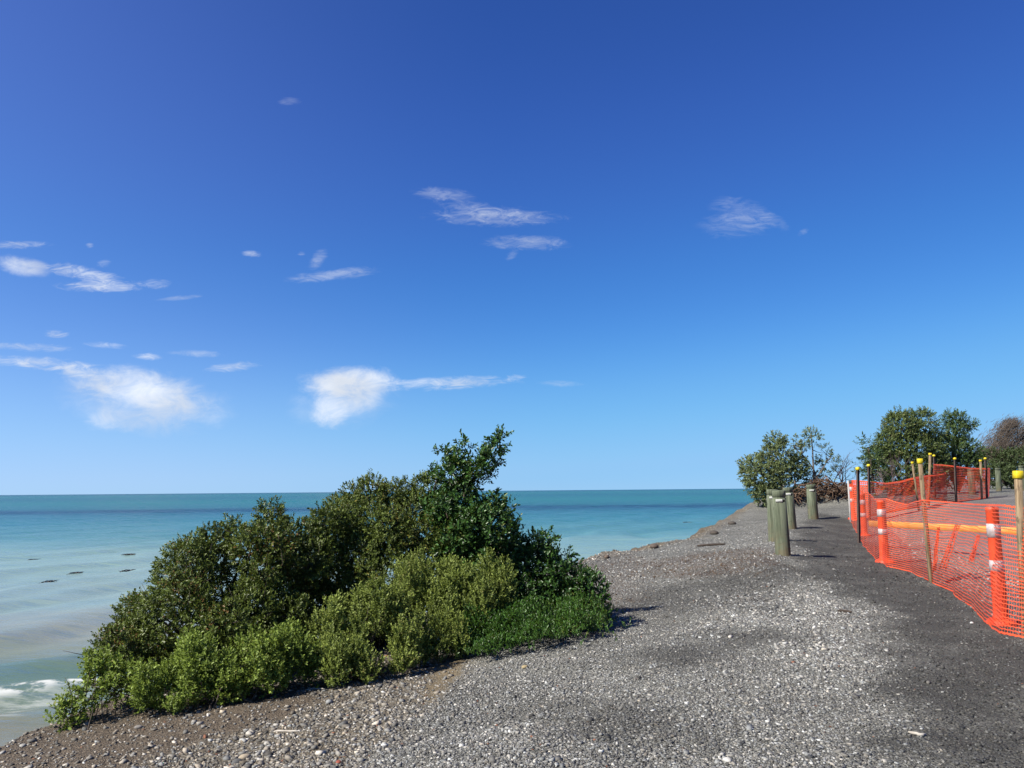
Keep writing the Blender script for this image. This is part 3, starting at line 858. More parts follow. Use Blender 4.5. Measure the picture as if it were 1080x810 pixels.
shrub("coastal_shrub", "tallest glossy dark green shrub, with a forked leafy top against the sky", "shrub",
      clump([blob(490, 578, 9.2, 40), blob(487, 534, 9.3, 28)], 7, .08, .17) +
      [blob(479, 503, 9.3, 15), blob(466, 480, 9.3, 5), blob(490, 471, 9.3, 5), blob(484, 487, 9.3, 9), blob(500, 504, 9.25, 10), blob(508, 496, 9.25, 10), blob(514, 487, 9.25, 9), blob(520, 477, 9.25, 8), blob(525, 468, 9.25, 6), blob(529, 460, 9.25, 4), blob(520, 532, 9.2, 8),
       blob(533, 534, 9.2, 5), blob(540, 550, 9.2, 4), blob(515, 562, 9.1, 28), blob(456, 504, 9.3, 6), blob(456, 536, 9.3, 10)],
      L_gloss, 330, .046, .5, .10, 9, .95, seed=3, lump=.2, n_limbs=34, limb_r=.022, fill=.3, up_bias=.6)
shrub("coastal_shrub", "low dark glossy shrub in shade at the landward end of the thicket", "shrub",
      clump([blob(560, 606, 9.3, 38), blob(588, 630, 9.2, 30), blob(545, 640, 9.0, 40), blob(606, 645, 9.1, 20), blob(552, 582, 9.3, 18), blob(600, 612, 9.2, 22), blob(617, 634, 9.1, 14), blob(532, 590, 9.2, 24), blob(505, 620, 8.9, 34), blob(572, 584, 9.4, 16)], 9, .08, .17),
      L_gloss, 280, .044, .5, .10, 9, .95, seed=4, lump=.25, n_limbs=26, fill=.25, up_bias=.5)
shrub("upright_shrub", "low pale green shrub of upright sprays along the front near the brown soil", "shrub",
      clump([blob(205, 720, 6.8, 32), blob(268, 708, 6.9, 32), blob(160, 737, 6.6, 22), blob(312, 702, 7.1, 26), blob(240, 732, 6.7, 24), blob(180, 745, 6.5, 14), blob(290, 724, 6.8, 16)], 52, .032, .06, 2.9, .6, .48),
      L_spray2, 950, .024, .55, .085, 10, .9, seed=5, lump=.2, n_limbs=30, limb_r=.006, up_bias=1.0, jit=.3, fill=.12)
shrub("upright_shrub", "pale green shrub of upright sprays in the middle of the front row", "shrub",
      clump([blob(362, 674, 7.5, 28), blob(402, 658, 7.7, 28), blob(376, 700, 7.2, 18), blob(426, 686, 7.5, 24), blob(340, 702, 7.1, 18), blob(350, 714, 7.0, 12), blob(395, 706, 7.15, 13), blob(428, 702, 7.3, 13)], 52, .032, .055, 3.8, .65, .46),
      L_spray, 800, .025, .50, .09, 11, .85, seed=6, lump=.2, n_limbs=30, limb_r=.006, up_bias=1.3, jit=.26, fill=.12)
shrub("upright_shrub", "tallest pale yellow-green shrub of upright sprays, above the creeping green mat", "shrub",
      clump([blob(482, 632, 8.5, 29), blob(520, 628, 8.6, 25), blob(472, 662, 8.2, 26), blob(440, 628, 8.4, 25), blob(504, 655, 8.3, 22), blob(456, 688, 7.75, 16), blob(484, 680, 7.9, 14)], 52, .032, .055, 4.0, .7, .46),
      L_spray, 800, .025, .50, .09, 11, .85, seed=7, lump=.2, n_limbs=30, limb_r=.006, up_bias=1.4, jit=.24, fill=.12)
shrub("sprawling_shrub", "small sprawling leafy shrub hanging over the bank at the seaward end", "shrub",
      clump([blob(112, 714, 6.7, 20), blob(92, 736, 6.5, 17), blob(74, 752, 6.4, 9), blob(102, 700, 6.8, 7), blob(126, 726, 6.6, 18), blob(66, 758, 6.35, 4)], 40, .04, .07),
      L_spray2, 420, .028, .65, .08, 8, 1.0, seed=8, lump=.3, n_limbs=10, limb_r=.005, twigs=30, floor=False, gap=.30, root=at(122, 735, 6.6)[:2])

# creeping mat of green succulent leaves on the gravel
poly = [(482, 694), (500, 676), (535, 668), (552, 650), (590, 640), (624, 648), (642, 660), (622, 676), (582, 684), (545, 692), (510, 699)]
Wp = np.array([hit(*p)[:2] for p in poly])
lo_, hi_ = Wp.min(0) - .3, Wp.max(0) + .3
Q = RNG.uniform(lo_, hi_, (30000, 2))
mk = polymask(poly, Q[:, 0], Q[:, 1], .10)
mk2 = polymask(poly, Q[:, 0], Q[:, 1], .30)
Q = Q[RNG.random(len(Q)) < np.maximum(mk * .95, mk2 * .10)]
mkq = polymask(poly, Q[:, 0], Q[:, 1], .45)
hz = .02 + .34 * mkq * (.25 + 1.4 * fbm(Q[:, 0] * 5, Q[:, 1] * 5, seed=77)) * RNG.uniform(.45, 1, len(Q))
Pm = np.stack([Q[:, 0], Q[:, 1], ground(Q[:, 0], Q[:, 1]) + hz - .02], -1)
org = np.array([Q[:, 0].mean(), Q[:, 1].mean(), 0]); org[2] = G(org[0], org[1])
Dm = unit(RNG.normal(0, .45, Pm.shape) + np.array([-0.15, -.25, 1.0]))
o_ = leaves_mesh("creeping_plant", Pm, Dm, 7, .032, .34, .055, .55, L_mat, None, org)
o_.location = tuple(org)
tag(o_, "bright green creeping mat of small fleshy leaves spreading over the gravel", "creeping plant")

# ------------------------------------------------------------------ bollards
m_boll, nt, out = new_mat("treated_timber"); n = N(nt)
oc = n.objco(); sp = n.node("ShaderNodeSeparateXYZ"); n.put(sp, 0, oc)
oi = n.node("ShaderNodeObjectInfo").outputs["Random"]
gr = n.noise(n.vmath('MULTIPLY', n.vmath('ADD', oc, n.node("ShaderNodeObjectInfo").outputs["Location"]), (22, 22, 1.4)), 1.0, 6, .65)
col = n.ramp(gr, [(.28, (.06, .068, .042, 1)), (.42, (.13, .15, .098, 1)), (.55, (.225, .25, .17, 1)), (.72, (.31, .315, .235, 1))])
bl = n.noise(oc, 5, 4, .6)
basef = n.math('MULTIPLY', n.mapr(sp.outputs[2], .55, .0), n.mapr(bl, .35, .6))
col = n.mix(n.math('MULTIPLY', basef, .75), col, n.mix(gr, (.16, .11, .06, 1), (.36, .28, .17, 1)))
col = n.mix(n.math('MULTIPLY', n.mapr(n.noise(oc, 9, 3), .62, .72), .5), col, (.06, .06, .045, 1))
crack = n.mapr(n.noise(n.vmath('MULTIPLY', oc, (40, 40, .9)), 1.0, 3, .5), .66, .72)
col = n.mix(n.math('MULTIPLY', crack, .7), col, (.03, .03, .022, 1))
col = n.mix(1.0, col, (.44, .455, .435, 1), 'MULTIPLY')
nt.links.new(n.bsdf(col, .8, .2, n.bump(gr, .6, .012)), out.inputs[0])
m_hole = simple_mat("dark_recess", (.010, .010, .009, 1), (.02, .02, .018, 1), 20, .9, .1)
m_plate = simple_mat("reflector_strip", (.45, .46, .42, 1), (.62, .62, .56, 1), 30, .35, .5)

def bollard(label, px, ybase, ytop, wpx, group, lean=(0, 0), plate=True, Y=None):
    p = hit(px, ybase) if Y is None else at(px, ybase, Y)
    h = at(px, ytop, p[1])[2] - p[2]
    rad = wpx / 2 * p[1] / F
    t_ = thing("timber_bollard", label, "bollard", (p[0], p[1], p[2]), group)
    mb = MB()
    sdn = random.random() * 9
    wob = lambda an, zz: 1 + .02 * np.sin(an[None] * 2 + sdn + zz[:, None]) + .012 * np.sin(an[None] * 5 + 2 * sdn)
    g = h - .13
    prof = [(rad * 1.06, -.25), (rad * 1.05, 0), (rad * 1.03, .15), (rad * 1.01, h * .4), (rad * .96, g - .012), (rad * .90, g - .008), (rad * .90, g + .008), (rad * .96, g + .012), (rad * .97, h - .02), (rad * .91, h - .004), (rad * .6, h), (0.001, h + .002)]
    mb.lathe(prof, 28, wob=wob)
    mb.build("post", m_boll, t_, True)
    if plate:
        # strip let into the face towards the viewer and the hole beside it
        mb = MB(); a0 = -math.pi / 2 - .75
        for i in range(6):
            aa, bb = a0 + i * .16, a0 + (i + 1) * .16
            r_ = rad * 1.012
            v = [(r_ * math.cos(q), r_ * math.sin(q), zz) for q, zz in ((aa, g - .085), (bb, g - .085), (bb, g - .03), (aa, g - .03))]
            v2 = [(c[0] * .93, c[1] * .93, c[2]) for c in v]
            mb.add(np.array(v + v2), [(0, 1, 2, 3), (4, 7, 6, 5), (0, 4, 5, 1), (2, 6, 7, 3), (1, 5, 6, 2), (0, 3, 7, 4)])
        mb.build("reflector_strip", m_plate, t_)
        mb = MB(); q = -math.pi / 2 + .42
        c = np.array([math.cos(q) * rad, math.sin(q) * rad, g - .06])
        mb.tube([c * [.9, .9, 1], c * [1.005, 1.005, 1]], [.022, .022], 12)
        mb.build("bolt_hole", m_hole, t_)
    t_.rotation_euler = (lean[0], lean[1], random.uniform(-.1, .1))
    return t_

BG = "timber bollards"
bollard("nearest green-grey timber bollard, thickest of the group by the shore", 826, 585, 517, 14.6, BG, (0, -.02))
bollard("pale timber bollard half hidden behind the nearest one", 817, 571, 516, 12, BG, (0, .0))
bollard("timber bollard standing just right of and behind the nearest pair", 834.5, 558, 514, 11, BG, (0, -.03))
bollard("timber bollard standing alone below the slim tree, farthest of the shore group", 858, 547.5, 511, 10, BG, (0, -.02))
bollard("grey timber bollard seen through the far orange netting", 1025.5, 519.5, 494.5, 6.6, BG, (0, .0), False, 38)
bollard("grey timber bollard in the open beyond the end of the netting", 1053.5, 516.5, 493.5, 5.2, BG, (0, .03), False, 44)
bollard("grey timber bollard behind the near yellow-capped stake at the photo's edge", 1079, 516.5, 491, 5.2, BG, (0, .0), False, 44)

# ------------------------------------------------------------------ stakes, pickets, delineators
m_stake = simple_mat("stake_timber", (.16, .105, .055, 1), (.40, .30, .18, 1), 3, .8, .2, (14, 14, 1), .4, .004, (.05, .035, .025, 1), .75)
m_steel = simple_mat("picket_steel", (.035, .022, .016, 1), (.075, .05, .038, 1), 12, .65, .4)
m_yellow = simple_mat("yellow_plastic", (.75, .56, .008, 1), (.82, .64, .02, 1), 5, .45, .4)
m_orange = simple_mat("orange_plastic", (.74, .062, .020, 1), (.90, .10, .032, 1), 5, .55, .3, wear=(.34, .14, .09, 1), wear_amt=.5)
m_white = simple_mat("reflective_white", (.40, .34, .33, 1), (.58, .52, .51, 1), 25, .5, .4, wear=(.6, .22, .14, 1), wear_amt=.7)
m_black = simple_mat("black_rubber", (.015, .015, .015, 1), (.03, .03, .03, 1), 10, .6, .4)
m_net = simple_mat("orange_mesh", (1.10, .125, .045, 1), (1.18, .18, .065, 1), 2.5, .5, .3)
# light passes through the thin plastic
nt = m_net.node_tree; n = N(nt)
outn = [q for q in nt.nodes if q.type == 'OUTPUT_MATERIAL'][0]; src = outn.inputs[0].links[0].from_socket
tr = n.node("ShaderNodeBsdfTranslucent"); n.put(tr, 0, (.9, .16, .04, 1))
ms = n.node("ShaderNodeMixShader"); n.put(ms, 0, .3); n.put(ms, 1, src); n.put(ms, 2, tr.outputs[0]); nt.links.new(ms.outputs[0], outn.inputs[0])

def lean_axis(p, top):
    d = np.asarray(top, float) - p
    return d

def stake(label, base_px, top_px, w, steel=False, group=None, Y=None, topdy=0.0, front=0.0):
    p = hit(*base_px) if Y is None else at(*base_px, Y)
    if front:
        p = p * (1 - front / p[1]); p[2] = G(p[0], p[1])
    top = at(top_px[0], top_px[1], p[1] + topdy)
    d = top - p; L = np.linalg.norm(d)
    name = "star_picket" if steel else "wooden_stake"
    t_ = thing(name, label, "picket" if steel else "stake", p, group)
    t_.rotation_mode = 'QUATERNION'
    q = Vector(tuple(d)).to_track_quat('Z', 'Y')
    t_.rotation_quaternion = q
    capn = .07 if not steel else .06
    if steel:
        mb = MB()
        for k in range(3):
            a_ = k * 2 * math.pi / 3 + .5
            rot = np.array([[math.cos(a_), -math.sin(a_), 0], [math.sin(a_), math.cos(a_), 0], [0, 0, 1]])
            c = rot @ np.array([w * .5, 0, 0])
            mb.box((c[0], c[1], (L - capn - .3) / 2), (w * .5, w * .11, (L - capn + .3) / 2), rot)
        mb.build("picket", m_steel, t_)
        mb = MB(); rr = w * 1.25
        mb.lathe([(rr * .8, L - capn - .015), (rr, L - capn), (rr * 1.02, L - .035), (rr * .85, L - .01), (rr * .45, L), (.0005, L + .002)], 16)
        mb.lathe([(rr * .8, L - capn - .015), (.0005, L - capn - .014)], 16)
        mb.build("cap", m_yellow, t_, True)
    else:
        mb = MB()
        mb.box((0, 0, (L - .3 - .03) / 2), (w * .5, w * .42, (L - .03 + .3) / 2), None, .96, .003)
        mb.build("stake", m_stake, t_)
        mb = MB()
        mb.box((0, 0, L - .032), (w * .62, w * .58, .036), None, .97, .004)
        mb.build("cap", m_yellow, t_)
    return t_

SG, PG = "yellow-capped wooden stakes", "yellow-capped steel pickets"
stake("weathered wooden stake with a big yellow cap beside the largest orange post", (1081.5, 668), (1073.5, 497), .058, False, SG, topdy=.0, front=.22)
stake("leaning wooden stake with a yellow cap holding up the middle of the near netting", (982, 614), (970, 484), .055, False, SG, topdy=.0, front=.16)
stake("thin pale wooden stake with a yellow cap, just behind and left of the leaning stake", (969, 537), (962, 487), .06, False, SG, Y=27.5)
stake("wooden stake with a yellow cap where the two far nets overlap", (979.5, 527), (981, 478), .075, False, SG, Y=29.0)
stake("wooden stake with a yellow cap near the landward end of the far netting", (1035.5, 525), (1034, 485), .07, False, SG, Y=31.5)
stake("dark steel picket with a yellow cap in front of the near netting's corner", (906, 573), (904.5, 492.5), .040, True, PG)
stake("dark steel picket with a yellow cap behind the corner, by the bare twigs", (917, 544), (916, 489.5), .045, True, PG, Y=25.8)
stake("dark steel picket with a yellow cap in the middle of the farthest net", (1008.5, 529.5), (1007, 482.5), .045, True, PG, Y=30.0)
stake("dark steel picket with a yellow cap at the outer end of the farthest net", (1041, 525), (1039, 482.5), .045, True, PG, Y=32.0)
stake("small distant steel picket with a yellow cap right of the overlapping nets' stake", (986, 521), (985, 479.5), .045, True, PG, Y=33.0)

def delineator(label, px, ybase, ytop, wpx, Y=None, bands=True, cap=False):
    p = hit(px, ybase) if Y is None else at(px, ybase, Y)
    p = p * (1 + .28 / p[1]); p[2] = G(p[0], p[1])
    h = at(px, ytop, p[1])[2] - p[2]
    r_ = wpx / 2 * p[1] / F
    t_ = thing("orange_delineator", label, "delineator post", p, "orange delineator posts")
    mb = MB()
    prof = [(r_ * 1.35, .05), (r_ * 1.18, .09), (r_ * 1.10, .14), (r_ * 1.06, h * .4), (r_ * .98, h * .55), (r_, h * .56), (r_ * .96, h * .97), (r_ * 1.02, h * .975), (r_ * 1.0, h), (r_ * .7, h + .006), (.001, h + .008)]
    mb.lathe(prof, 20); mb.build("post", m_orange, t_, True)
    mb = MB()
    mb.lathe([(r_ * 2.35, -.03), (r_ * 2.35, .025), (r_ * 2.1, .045), (r_ * 1.4, .065), (r_ * 1.2, .07)], 8)
    mb.build("foot", m_orange, t_)
    if bands:
        for z0, z1 in ((.45, .545), (.74, .86)):
            mb = MB()
            ra = r_ * np.interp(z0, [.1, .4, .55, 1], [1.10, 1.06, 1.0, .96]) + .004; rb = r_ * np.interp(z1, [.1, .4, .56, 1], [1.10, 1.06, 1.0, .96]) + .004
            mb.lathe([(ra - .006, h * z0), (ra, h * z0 + .002), (rb, h * z1 - .002), (rb - .006, h * z1)], 20)
            mb.build("reflective_band", m_white, t_, True)
    if cap:
        mb = MB(); mb.lathe([(r_ * 1.05, h - .06), (r_ * 1.08, h - .05), (r_ * 1.08, h + .03), (r_ * .8, h + .05), (.001, h + .052)], 16)
        mb.build("cap", m_black, t_, True)
    return t_
delineator("largest orange post with two white bands, behind the near netting at the right", 1057, 664, 535, 12.5)
delineator("orange post with two white bands, left of the leaning wooden stake", 933.5, 595, 528, 8.6)
delineator("small orange post with white bands, between the banded post and the steel picket", 912, 566, 521, 5.6)
delineator("farthest orange post, black-topped, at the corner of the netting", 900, 549.5, 508, 4.6, None, True, True)

# white painted board standing at the corner
p = hit(897.2, 550.5); L = at(896.5, 507, p[1])[2] - p[2]
t_ = thing("white_stake", "thin white stake at the seaward corner of the netting", "stake", p)
mb = MB(); mb.box((0, 0, L / 2 - .1), (.024, .012, L / 2 + .1), None, 1, .003); mb.build("stake", simple_mat("white_paint", (.50, .48, .44, 1), (.66, .64, .60, 1), 6, .6, .3, wear=(.3, .25, .2, 1)), t_)

# timber board across the closed road
a_, b_ = at(917, 552, 18.5), at(1135, 563.5, 14.2)
m_board = simple_mat("orange_board", (.62, .30, .05, 1), (.75, .42, .11, 1), 3, .6, .3, (1, 1, 1), wear=(.45, .34, .22, 1), wear_amt=.4)
ctr = (a_ + b_) / 2; dv = b_ - a_; Lb = np.linalg.norm(dv); ux = dv / Lb; uy = unit(np.cross([0, 0, 1.0], ux)); uz = np.cross(ux, uy)
t_ = thing("barrier_board", "long yellow-orange timber board set across the road behind the near netting", "barrier board", (ctr[0], ctr[1], G(ctr[0], ctr[1])))
org = np.array(t_.location)
rotm = np.stack([ux, uy, uz], 1)
mb = MB(); mb.box(ctr - org, (Lb / 2, .022, .065), rotm, 1, .004); mb.build("board", m_board, t_)
for tpos in (.06, .94):
    c = a_ + dv * tpos + uy * .055 - org; gz = G(*(a_ + dv * tpos)[:2]) - org[2]
    mb = MB(); mb.box((c[0], c[1], (c[2] + .05 + gz - .2) / 2), (.03, .025, (c[2] + .05 - gz + .2) / 2), None, 1, .003); mb.build("leg", m_stake, t_)

# ------------------------------------------------------------------ barrier netting
def net(label, stations, pitch=.055, rows=20, w_h=.011, w_v=.0055, wob=.02, seed=0, folds=(), twist=.45):
    """stations: (bottom point, top point) in order along the net"""
    B = np.array([s[0] for s in stations]); T = np.array([s[1] for s in stations])
    d = np.concatenate([[0], np.cumsum(np.linalg.norm(np.diff((B + T) / 2, axis=0), axis=1))])
    ss = np.arange(0, d[-1], pitch)
    def interp(A):
        return np.stack([np.interp(ss, d, A[:, k]) for k in range(3)], -1)
    b, t2 = interp(B), interp(T)
    m = len(ss)
    v = np.linspace(0, 1, rows)
    P = b[:, None] * (1 - v[None, :, None]) + t2[:, None] * v[None, :, None]
    tg = unit(np.gradient((b + t2) / 2, axis=0)); nr = unit(np.cross(tg, np.array([0, 0, 1.0])))
    S = np.repeat(ss[:, None], rows, 1); Vv = np.repeat(v[None], m, 0)
    bul = (fbm(S * .9, Vv * 1.5, seed=seed + 101) - .47) * wob * 6 + (fbm(S * 4, Vv * 3, seed=seed + 103) - .47) * wob * 1.6
    P = P + nr[:, None] * bul[..., None]
    P[..., 2] += (fbm(S * 2.0, Vv * 7, seed=seed + 107) - .47) * .06 * np.sin(Vv * math.pi)
    # the diamond slack in the cells
    P[..., 2] += .0035 * np.where((np.arange(m)[:, None] + np.arange(rows)[None]) % 2, 1, -1)
    up_ = np.gradient(P, axis=1); up_ = unit(up_); al_ = unit(np.gradient(P, axis=0))
    org = np.array([b[:, 0].mean(), b[:, 1].mean(), b[:, 2].min()])
    o_ = thing("barrier_netting", label, "barrier netting", org, "orange barrier netting")
    i = np.arange(m)[:, None]; j = np.arange(rows)[None]
    wr = np.full(rows, w_h); wr[0] = wr[-1] = w_h * 2.2
    sg = np.sign((-(P * nr[:, None]).sum(-1)))[..., None]              # the flat strands are twisted a little, face up
    tw_ = nr[:, None] * sg * wr[None, :, None] * twist
    lo1 = (P - up_ * wr[None, :, None] / 2 + tw_).reshape(-1, 3); hi1 = (P + up_ * wr[None, :, None] / 2 - tw_).reshape(-1, 3)
    nn = m * rows
    id_ = np.arange(nn).reshape(m, rows)
    fh = np.stack([id_[:-1], id_[1:], id_[1:] + nn, id_[:-1] + nn], -1).reshape(-1, 4)
    lf = (P - al_ * w_v / 2).reshape(-1, 3) + np.repeat(nr * .0015, rows, 0); rg = (P + al_ * w_v / 2).reshape(-1, 3) + np.repeat(nr * .0015, rows, 0)
    fv = np.stack([id_[:, :-1] + 2 * nn, id_[:, :-1] + 3 * nn, id_[:, 1:] + 3 * nn, id_[:, 1:] + 2 * nn], -1).reshape(-1, 4)
    mesh_np("mesh", np.concatenate([lo1, hi1, lf, rg]) - org, [fh, fv], m_net, o_)
    for f0, f1, wd in folds:                              # gathered folds hanging behind the sheet
        a0, a1 = np.asarray(f0), np.asarray(f1)
        mb = MB()
        for q in range(7):
            off = np.array([(q - 3) / 6 * wd, .02 * math.sin(q * 2.0), 0])
            tq = np.linspace(0, 1, 8)[:, None]
            pts = (a0 + off * .7) * (1 - tq) + (a1 + off) * tq + RNG.normal(0, .006, (8, 3))
            mb.tube(pts - org, .0045, 4)
        for q in range(14):
            tq = (q + .5) / 14; c = a0 * (1 - tq) + a1 * tq
            mb.tube(np.array([c + [-.5 * wd, .01, RNG.normal(0, .02)], c + [.5 * wd, .012, RNG.normal(0, .02)]]) - org, .005, 4)
        mb.build("fold", m_net, o_)
    return o_

def st_(bx, by, tx_, ty_, Y=None, dy=.03):
    p = hit(bx, by) if Y is None else at(bx, by, Y)
    p = p + np.array([0, 0, .012])
    return p, at(tx_, ty_, p[1] + dy)
front = [st_(1290, 760, 1275, 566), st_(1180, 712, 1170, 545), st_(1085, 675, 1082, 537), st_(1055, 668, 1057, 533), st_(1038, 656, 1040, 532.5), st_(1025, 640, 1026, 532), st_(1003, 624, 1004, 530), st_(983, 615.5, 974.5, 527.5),
         st_(970, 609, 966, 529), st_(958, 603, 957, 532.5), st_(946, 600, 946, 530), st_(935, 598, 934, 526), st_(924, 590, 924, 526.5), st_(914, 578, 914, 518), st_(906, 568, 906, 511), st_(898, 551, 898, 507)]
f_a = [(at(1010, 553, 13.0), at(994, 600, 12.0), .09), (at(990, 556, 12.6), at(985, 602, 11.8), .04), (at(1032, 565, 11.8), at(1024, 592, 11.2), .05)]
net("near orange netting running from the right edge to the corner, sagging between stakes", front, .030, 33, w_h=.0078, w_v=.0042, twist=.08, folds=f_a, seed=1)
mid = [st_(899, 549, 899, 507), st_(917, 545, 917, 508.5, 25.8), st_(935, 541, 935, 510, 26.4), st_(950, 538, 950, 508, 27), st_(966, 535, 965, 504, 27.6), st_(980, 528, 981, 501.5, 28.9), st_(1000, 529, 998, 499, 29.4)]
net("dark orange netting stretched across behind the corner, in front of the earth bank", mid, .055, 20, w_h=.023, w_v=.014, seed=2)
far = [st_(983, 525, 985, 490, 29.3), st_(995, 527, 995, 490.5, 29.7), st_(1008, 529.5, 1008, 492, 30.1), st_(1024, 527.5, 1024, 494, 31.0), st_(1041, 525.5, 1041.5, 494.5, 32.1), st_(1043.5, 521, 1044, 494, 33.5)]
net("tall far orange netting ending beside the grey bollards", far, .055, 21, w_h=.023, w_v=.014, seed=3)

# ------------------------------------------------------------------ trees beyond
L_tree = leaf_mat("leaf_tree", (.050, .080, .024, 1), (.150, .200, .060, 1), (.25, .22, .08, 1), .03, .5, .25, .3, .9)
L_tree2 = leaf_mat("leaf_tree_dark", (.034, .070, .020, 1), (.100, .160, .045, 1), (.18, .18, .06, 1), .02, .45, .22, .35, .9)
L_young = leaf_mat("leaf_tree_grey_green", (.075, .110, .045, 1), (.190, .235, .090, 1), (.26, .24, .11, 1), .04, .55, .28, .3, 1.2)
L_far = leaf_mat("leaf_far_dark", (.030, .050, .018, 1), (.085, .120, .040, 1), None, .02, .6, .2, .25, .8)
m_grey_bark = simple_mat("grey_bark", (.09, .075, .06, 1), (.22, .19, .16, 1), 10, .85, .2)

def trunkline(px0, py0, px1, py1, Y, bulge=0.0, nseg=7):
    a, b = at(px0, py0, Y), at(px1, py1, Y)
    tq = np.linspace(0, 1, nseg)[:, None]
    return a + (b - a) * tq + np.array([bulge, 0, 0]) * np.sin(tq * math.pi) + RNG.normal(0, .03, (nseg, 3)) * tq

Yt = 33.0
shrub("small_tree", "rounded grey-green small tree leaning over the water beside the bollards", "tree",
      [blob(822, 482, Yt, 17), blob(806, 500, Yt, 19), blob(826, 505, Yt, 17), blob(838, 492, Yt, 12), blob(793, 495, Yt, 11), blob(810, 520, Yt, 13), blob(818, 468, Yt, 9), blob(798, 514, Yt, 9)],
      L_young, 60, .095, .45, .22, 10, 1.0, seed=21, lump=.3, lump_s=1.0, n_limbs=34, limb_r=.03, root=at(832, 530, Yt)[:2], gap=.30, up_bias=.3, bark=m_grey_bark, stemname="trunk", leafname="crown", floor=False,
      trunk=[(trunkline(833, 535, 822, 490, Yt, -.1), .09, .03), (trunkline(833, 535, 806, 500, Yt, -.1), .07, .02), (trunkline(834, 535, 838, 485, Yt, .1), .06, .02)])
shrub("small_tree", "slim open tree with an arching bare limb behind the farthest shore bollard", "tree",
      [blob(856, 462, Yt, 8), blob(850, 478, Yt, 8), blob(866, 478, Yt, 8), blob(862, 494, Yt, 11), blob(874, 488, Yt, 8), blob(846, 466, Yt, 7), blob(858, 505, Yt, 9), blob(846, 503, Yt, 8), blob(870, 500, Yt, 7)],
      L_young, 40, .09, .45, .20, 9, 1.0, seed=22, lump=.3, lump_s=1.2, n_limbs=30, limb_r=.022, root=at(857, 530, Yt)[:2], gap=.44, up_bias=.3, bark=m_grey_bark, stemname="trunk", leafname="crown", fill=.1, floor=False,
      trunk=[(trunkline(858, 533, 856, 462, Yt, .05), .06, .02), (trunkline(858, 520, 836, 472, Yt, .45), .05, .018), (trunkline(858, 515, 876, 484, Yt, -.1), .04, .015)])

# leafless twiggy bushes
def bare_bush(label, px, pyb, Y, hpx, wpx, nst, mat):
    p = at(px, pyb, Y)
    t_ = thing("bare_bush", label, "bush", p)
    mb = MB(); m = Y / F
    def grow(a, d, L, r_, lev):
        pts = [a]; q = a.copy(); dd = d.copy()
        for i in range(5):
            dd = unit(dd + RNG.normal(0, .16, 3) + np.array([0, 0, .05])); q = q + dd * L / 5; pts.append(q.copy())
        mb.tube(np.array(pts), np.linspace(r_, r_ * .45, 6), 5)
        if lev > 0:
            for k in range(4):
                i = RNG.integers(2, 6)
                grow(pts[i], unit(dd + RNG.normal(0, .55, 3)), L * RNG.uniform(.45, .7), r_ * .5, lev - 1)
    for k in range(nst):
        d = unit(np.array([RNG.normal(0, wpx / hpx * .7), RNG.normal(0, .3), 1.0]))
        grow(np.array([RNG.normal(0, .12), RNG.normal(0, .12), -.05]), d, hpx * m * RNG.uniform(.5, .72), .022, 2)
    mb.build("stem", mat, t_, True)
    return t_
m_bare = simple_mat("bare_twig", (.10, .075, .075, 1), (.20, .155, .15, 1), 10, .85, .2)
bare_bush("leafless twiggy bush between the slim tree and the netting corner", 886, 513, 33.5, 36, 22, 7, m_bare)
bare_bush("leafless brown bush in front of the big tree's seaward side", 938, 515, 36, 34, 30, 6, m_bare)

# heap of dead roots and branches under the small trees
def tangle(label, px, py, Y, w, d_, h, k, mat, name="root_heap"):
    p = at(px, py, Y)
    t_ = thing(name, label, "dead branches", p)
    mb = MB()
    for i in range(k):
        c = np.array([RNG.uniform(-w, w), RNG.uniform(-d_, d_), 0]); c[2] = h * max(0, 1 - (c[0] / w) ** 2) * RNG.uniform(.1, 1)
        L = RNG.uniform(.25, .9); yaw = RNG.uniform(0, 6.28); pit = RNG.normal(0, .35)
        e = np.array([math.cos(yaw) * math.cos(pit), math.sin(yaw) * math.cos(pit), math.sin(pit)])
        tq = np.linspace(-1, 1, 6)[:, None]
        pts = c + e * L * .6 * tq + np.array([0, 0, -.15]) * tq ** 2 * L + RNG.normal(0, .04, (6, 3))
        mb.tube(pts, RNG.uniform(.008, .03) * np.array([.7, 1, 1, .9, .7, .3]), 5)
    mb.build("branches", mat, t_, True)
    return t_
m_root = simple_mat("dead_root", (.075, .045, .030, 1), (.20, .13, .085, 1), 6, .9, .15)
tangle("heap of brown dead roots and branches on the bank under the slim tree", 866, 527, 32.4, 1.6, .6, .8, 260, m_root)
tangle("darker pile of brown branches beside the netting corner", 892, 528, 33.2, .9, .5, .65, 120, simple_mat("dead_root_dark", (.05, .034, .026, 1), (.13, .09, .065, 1), 6, .9, .15), "branch_pile")

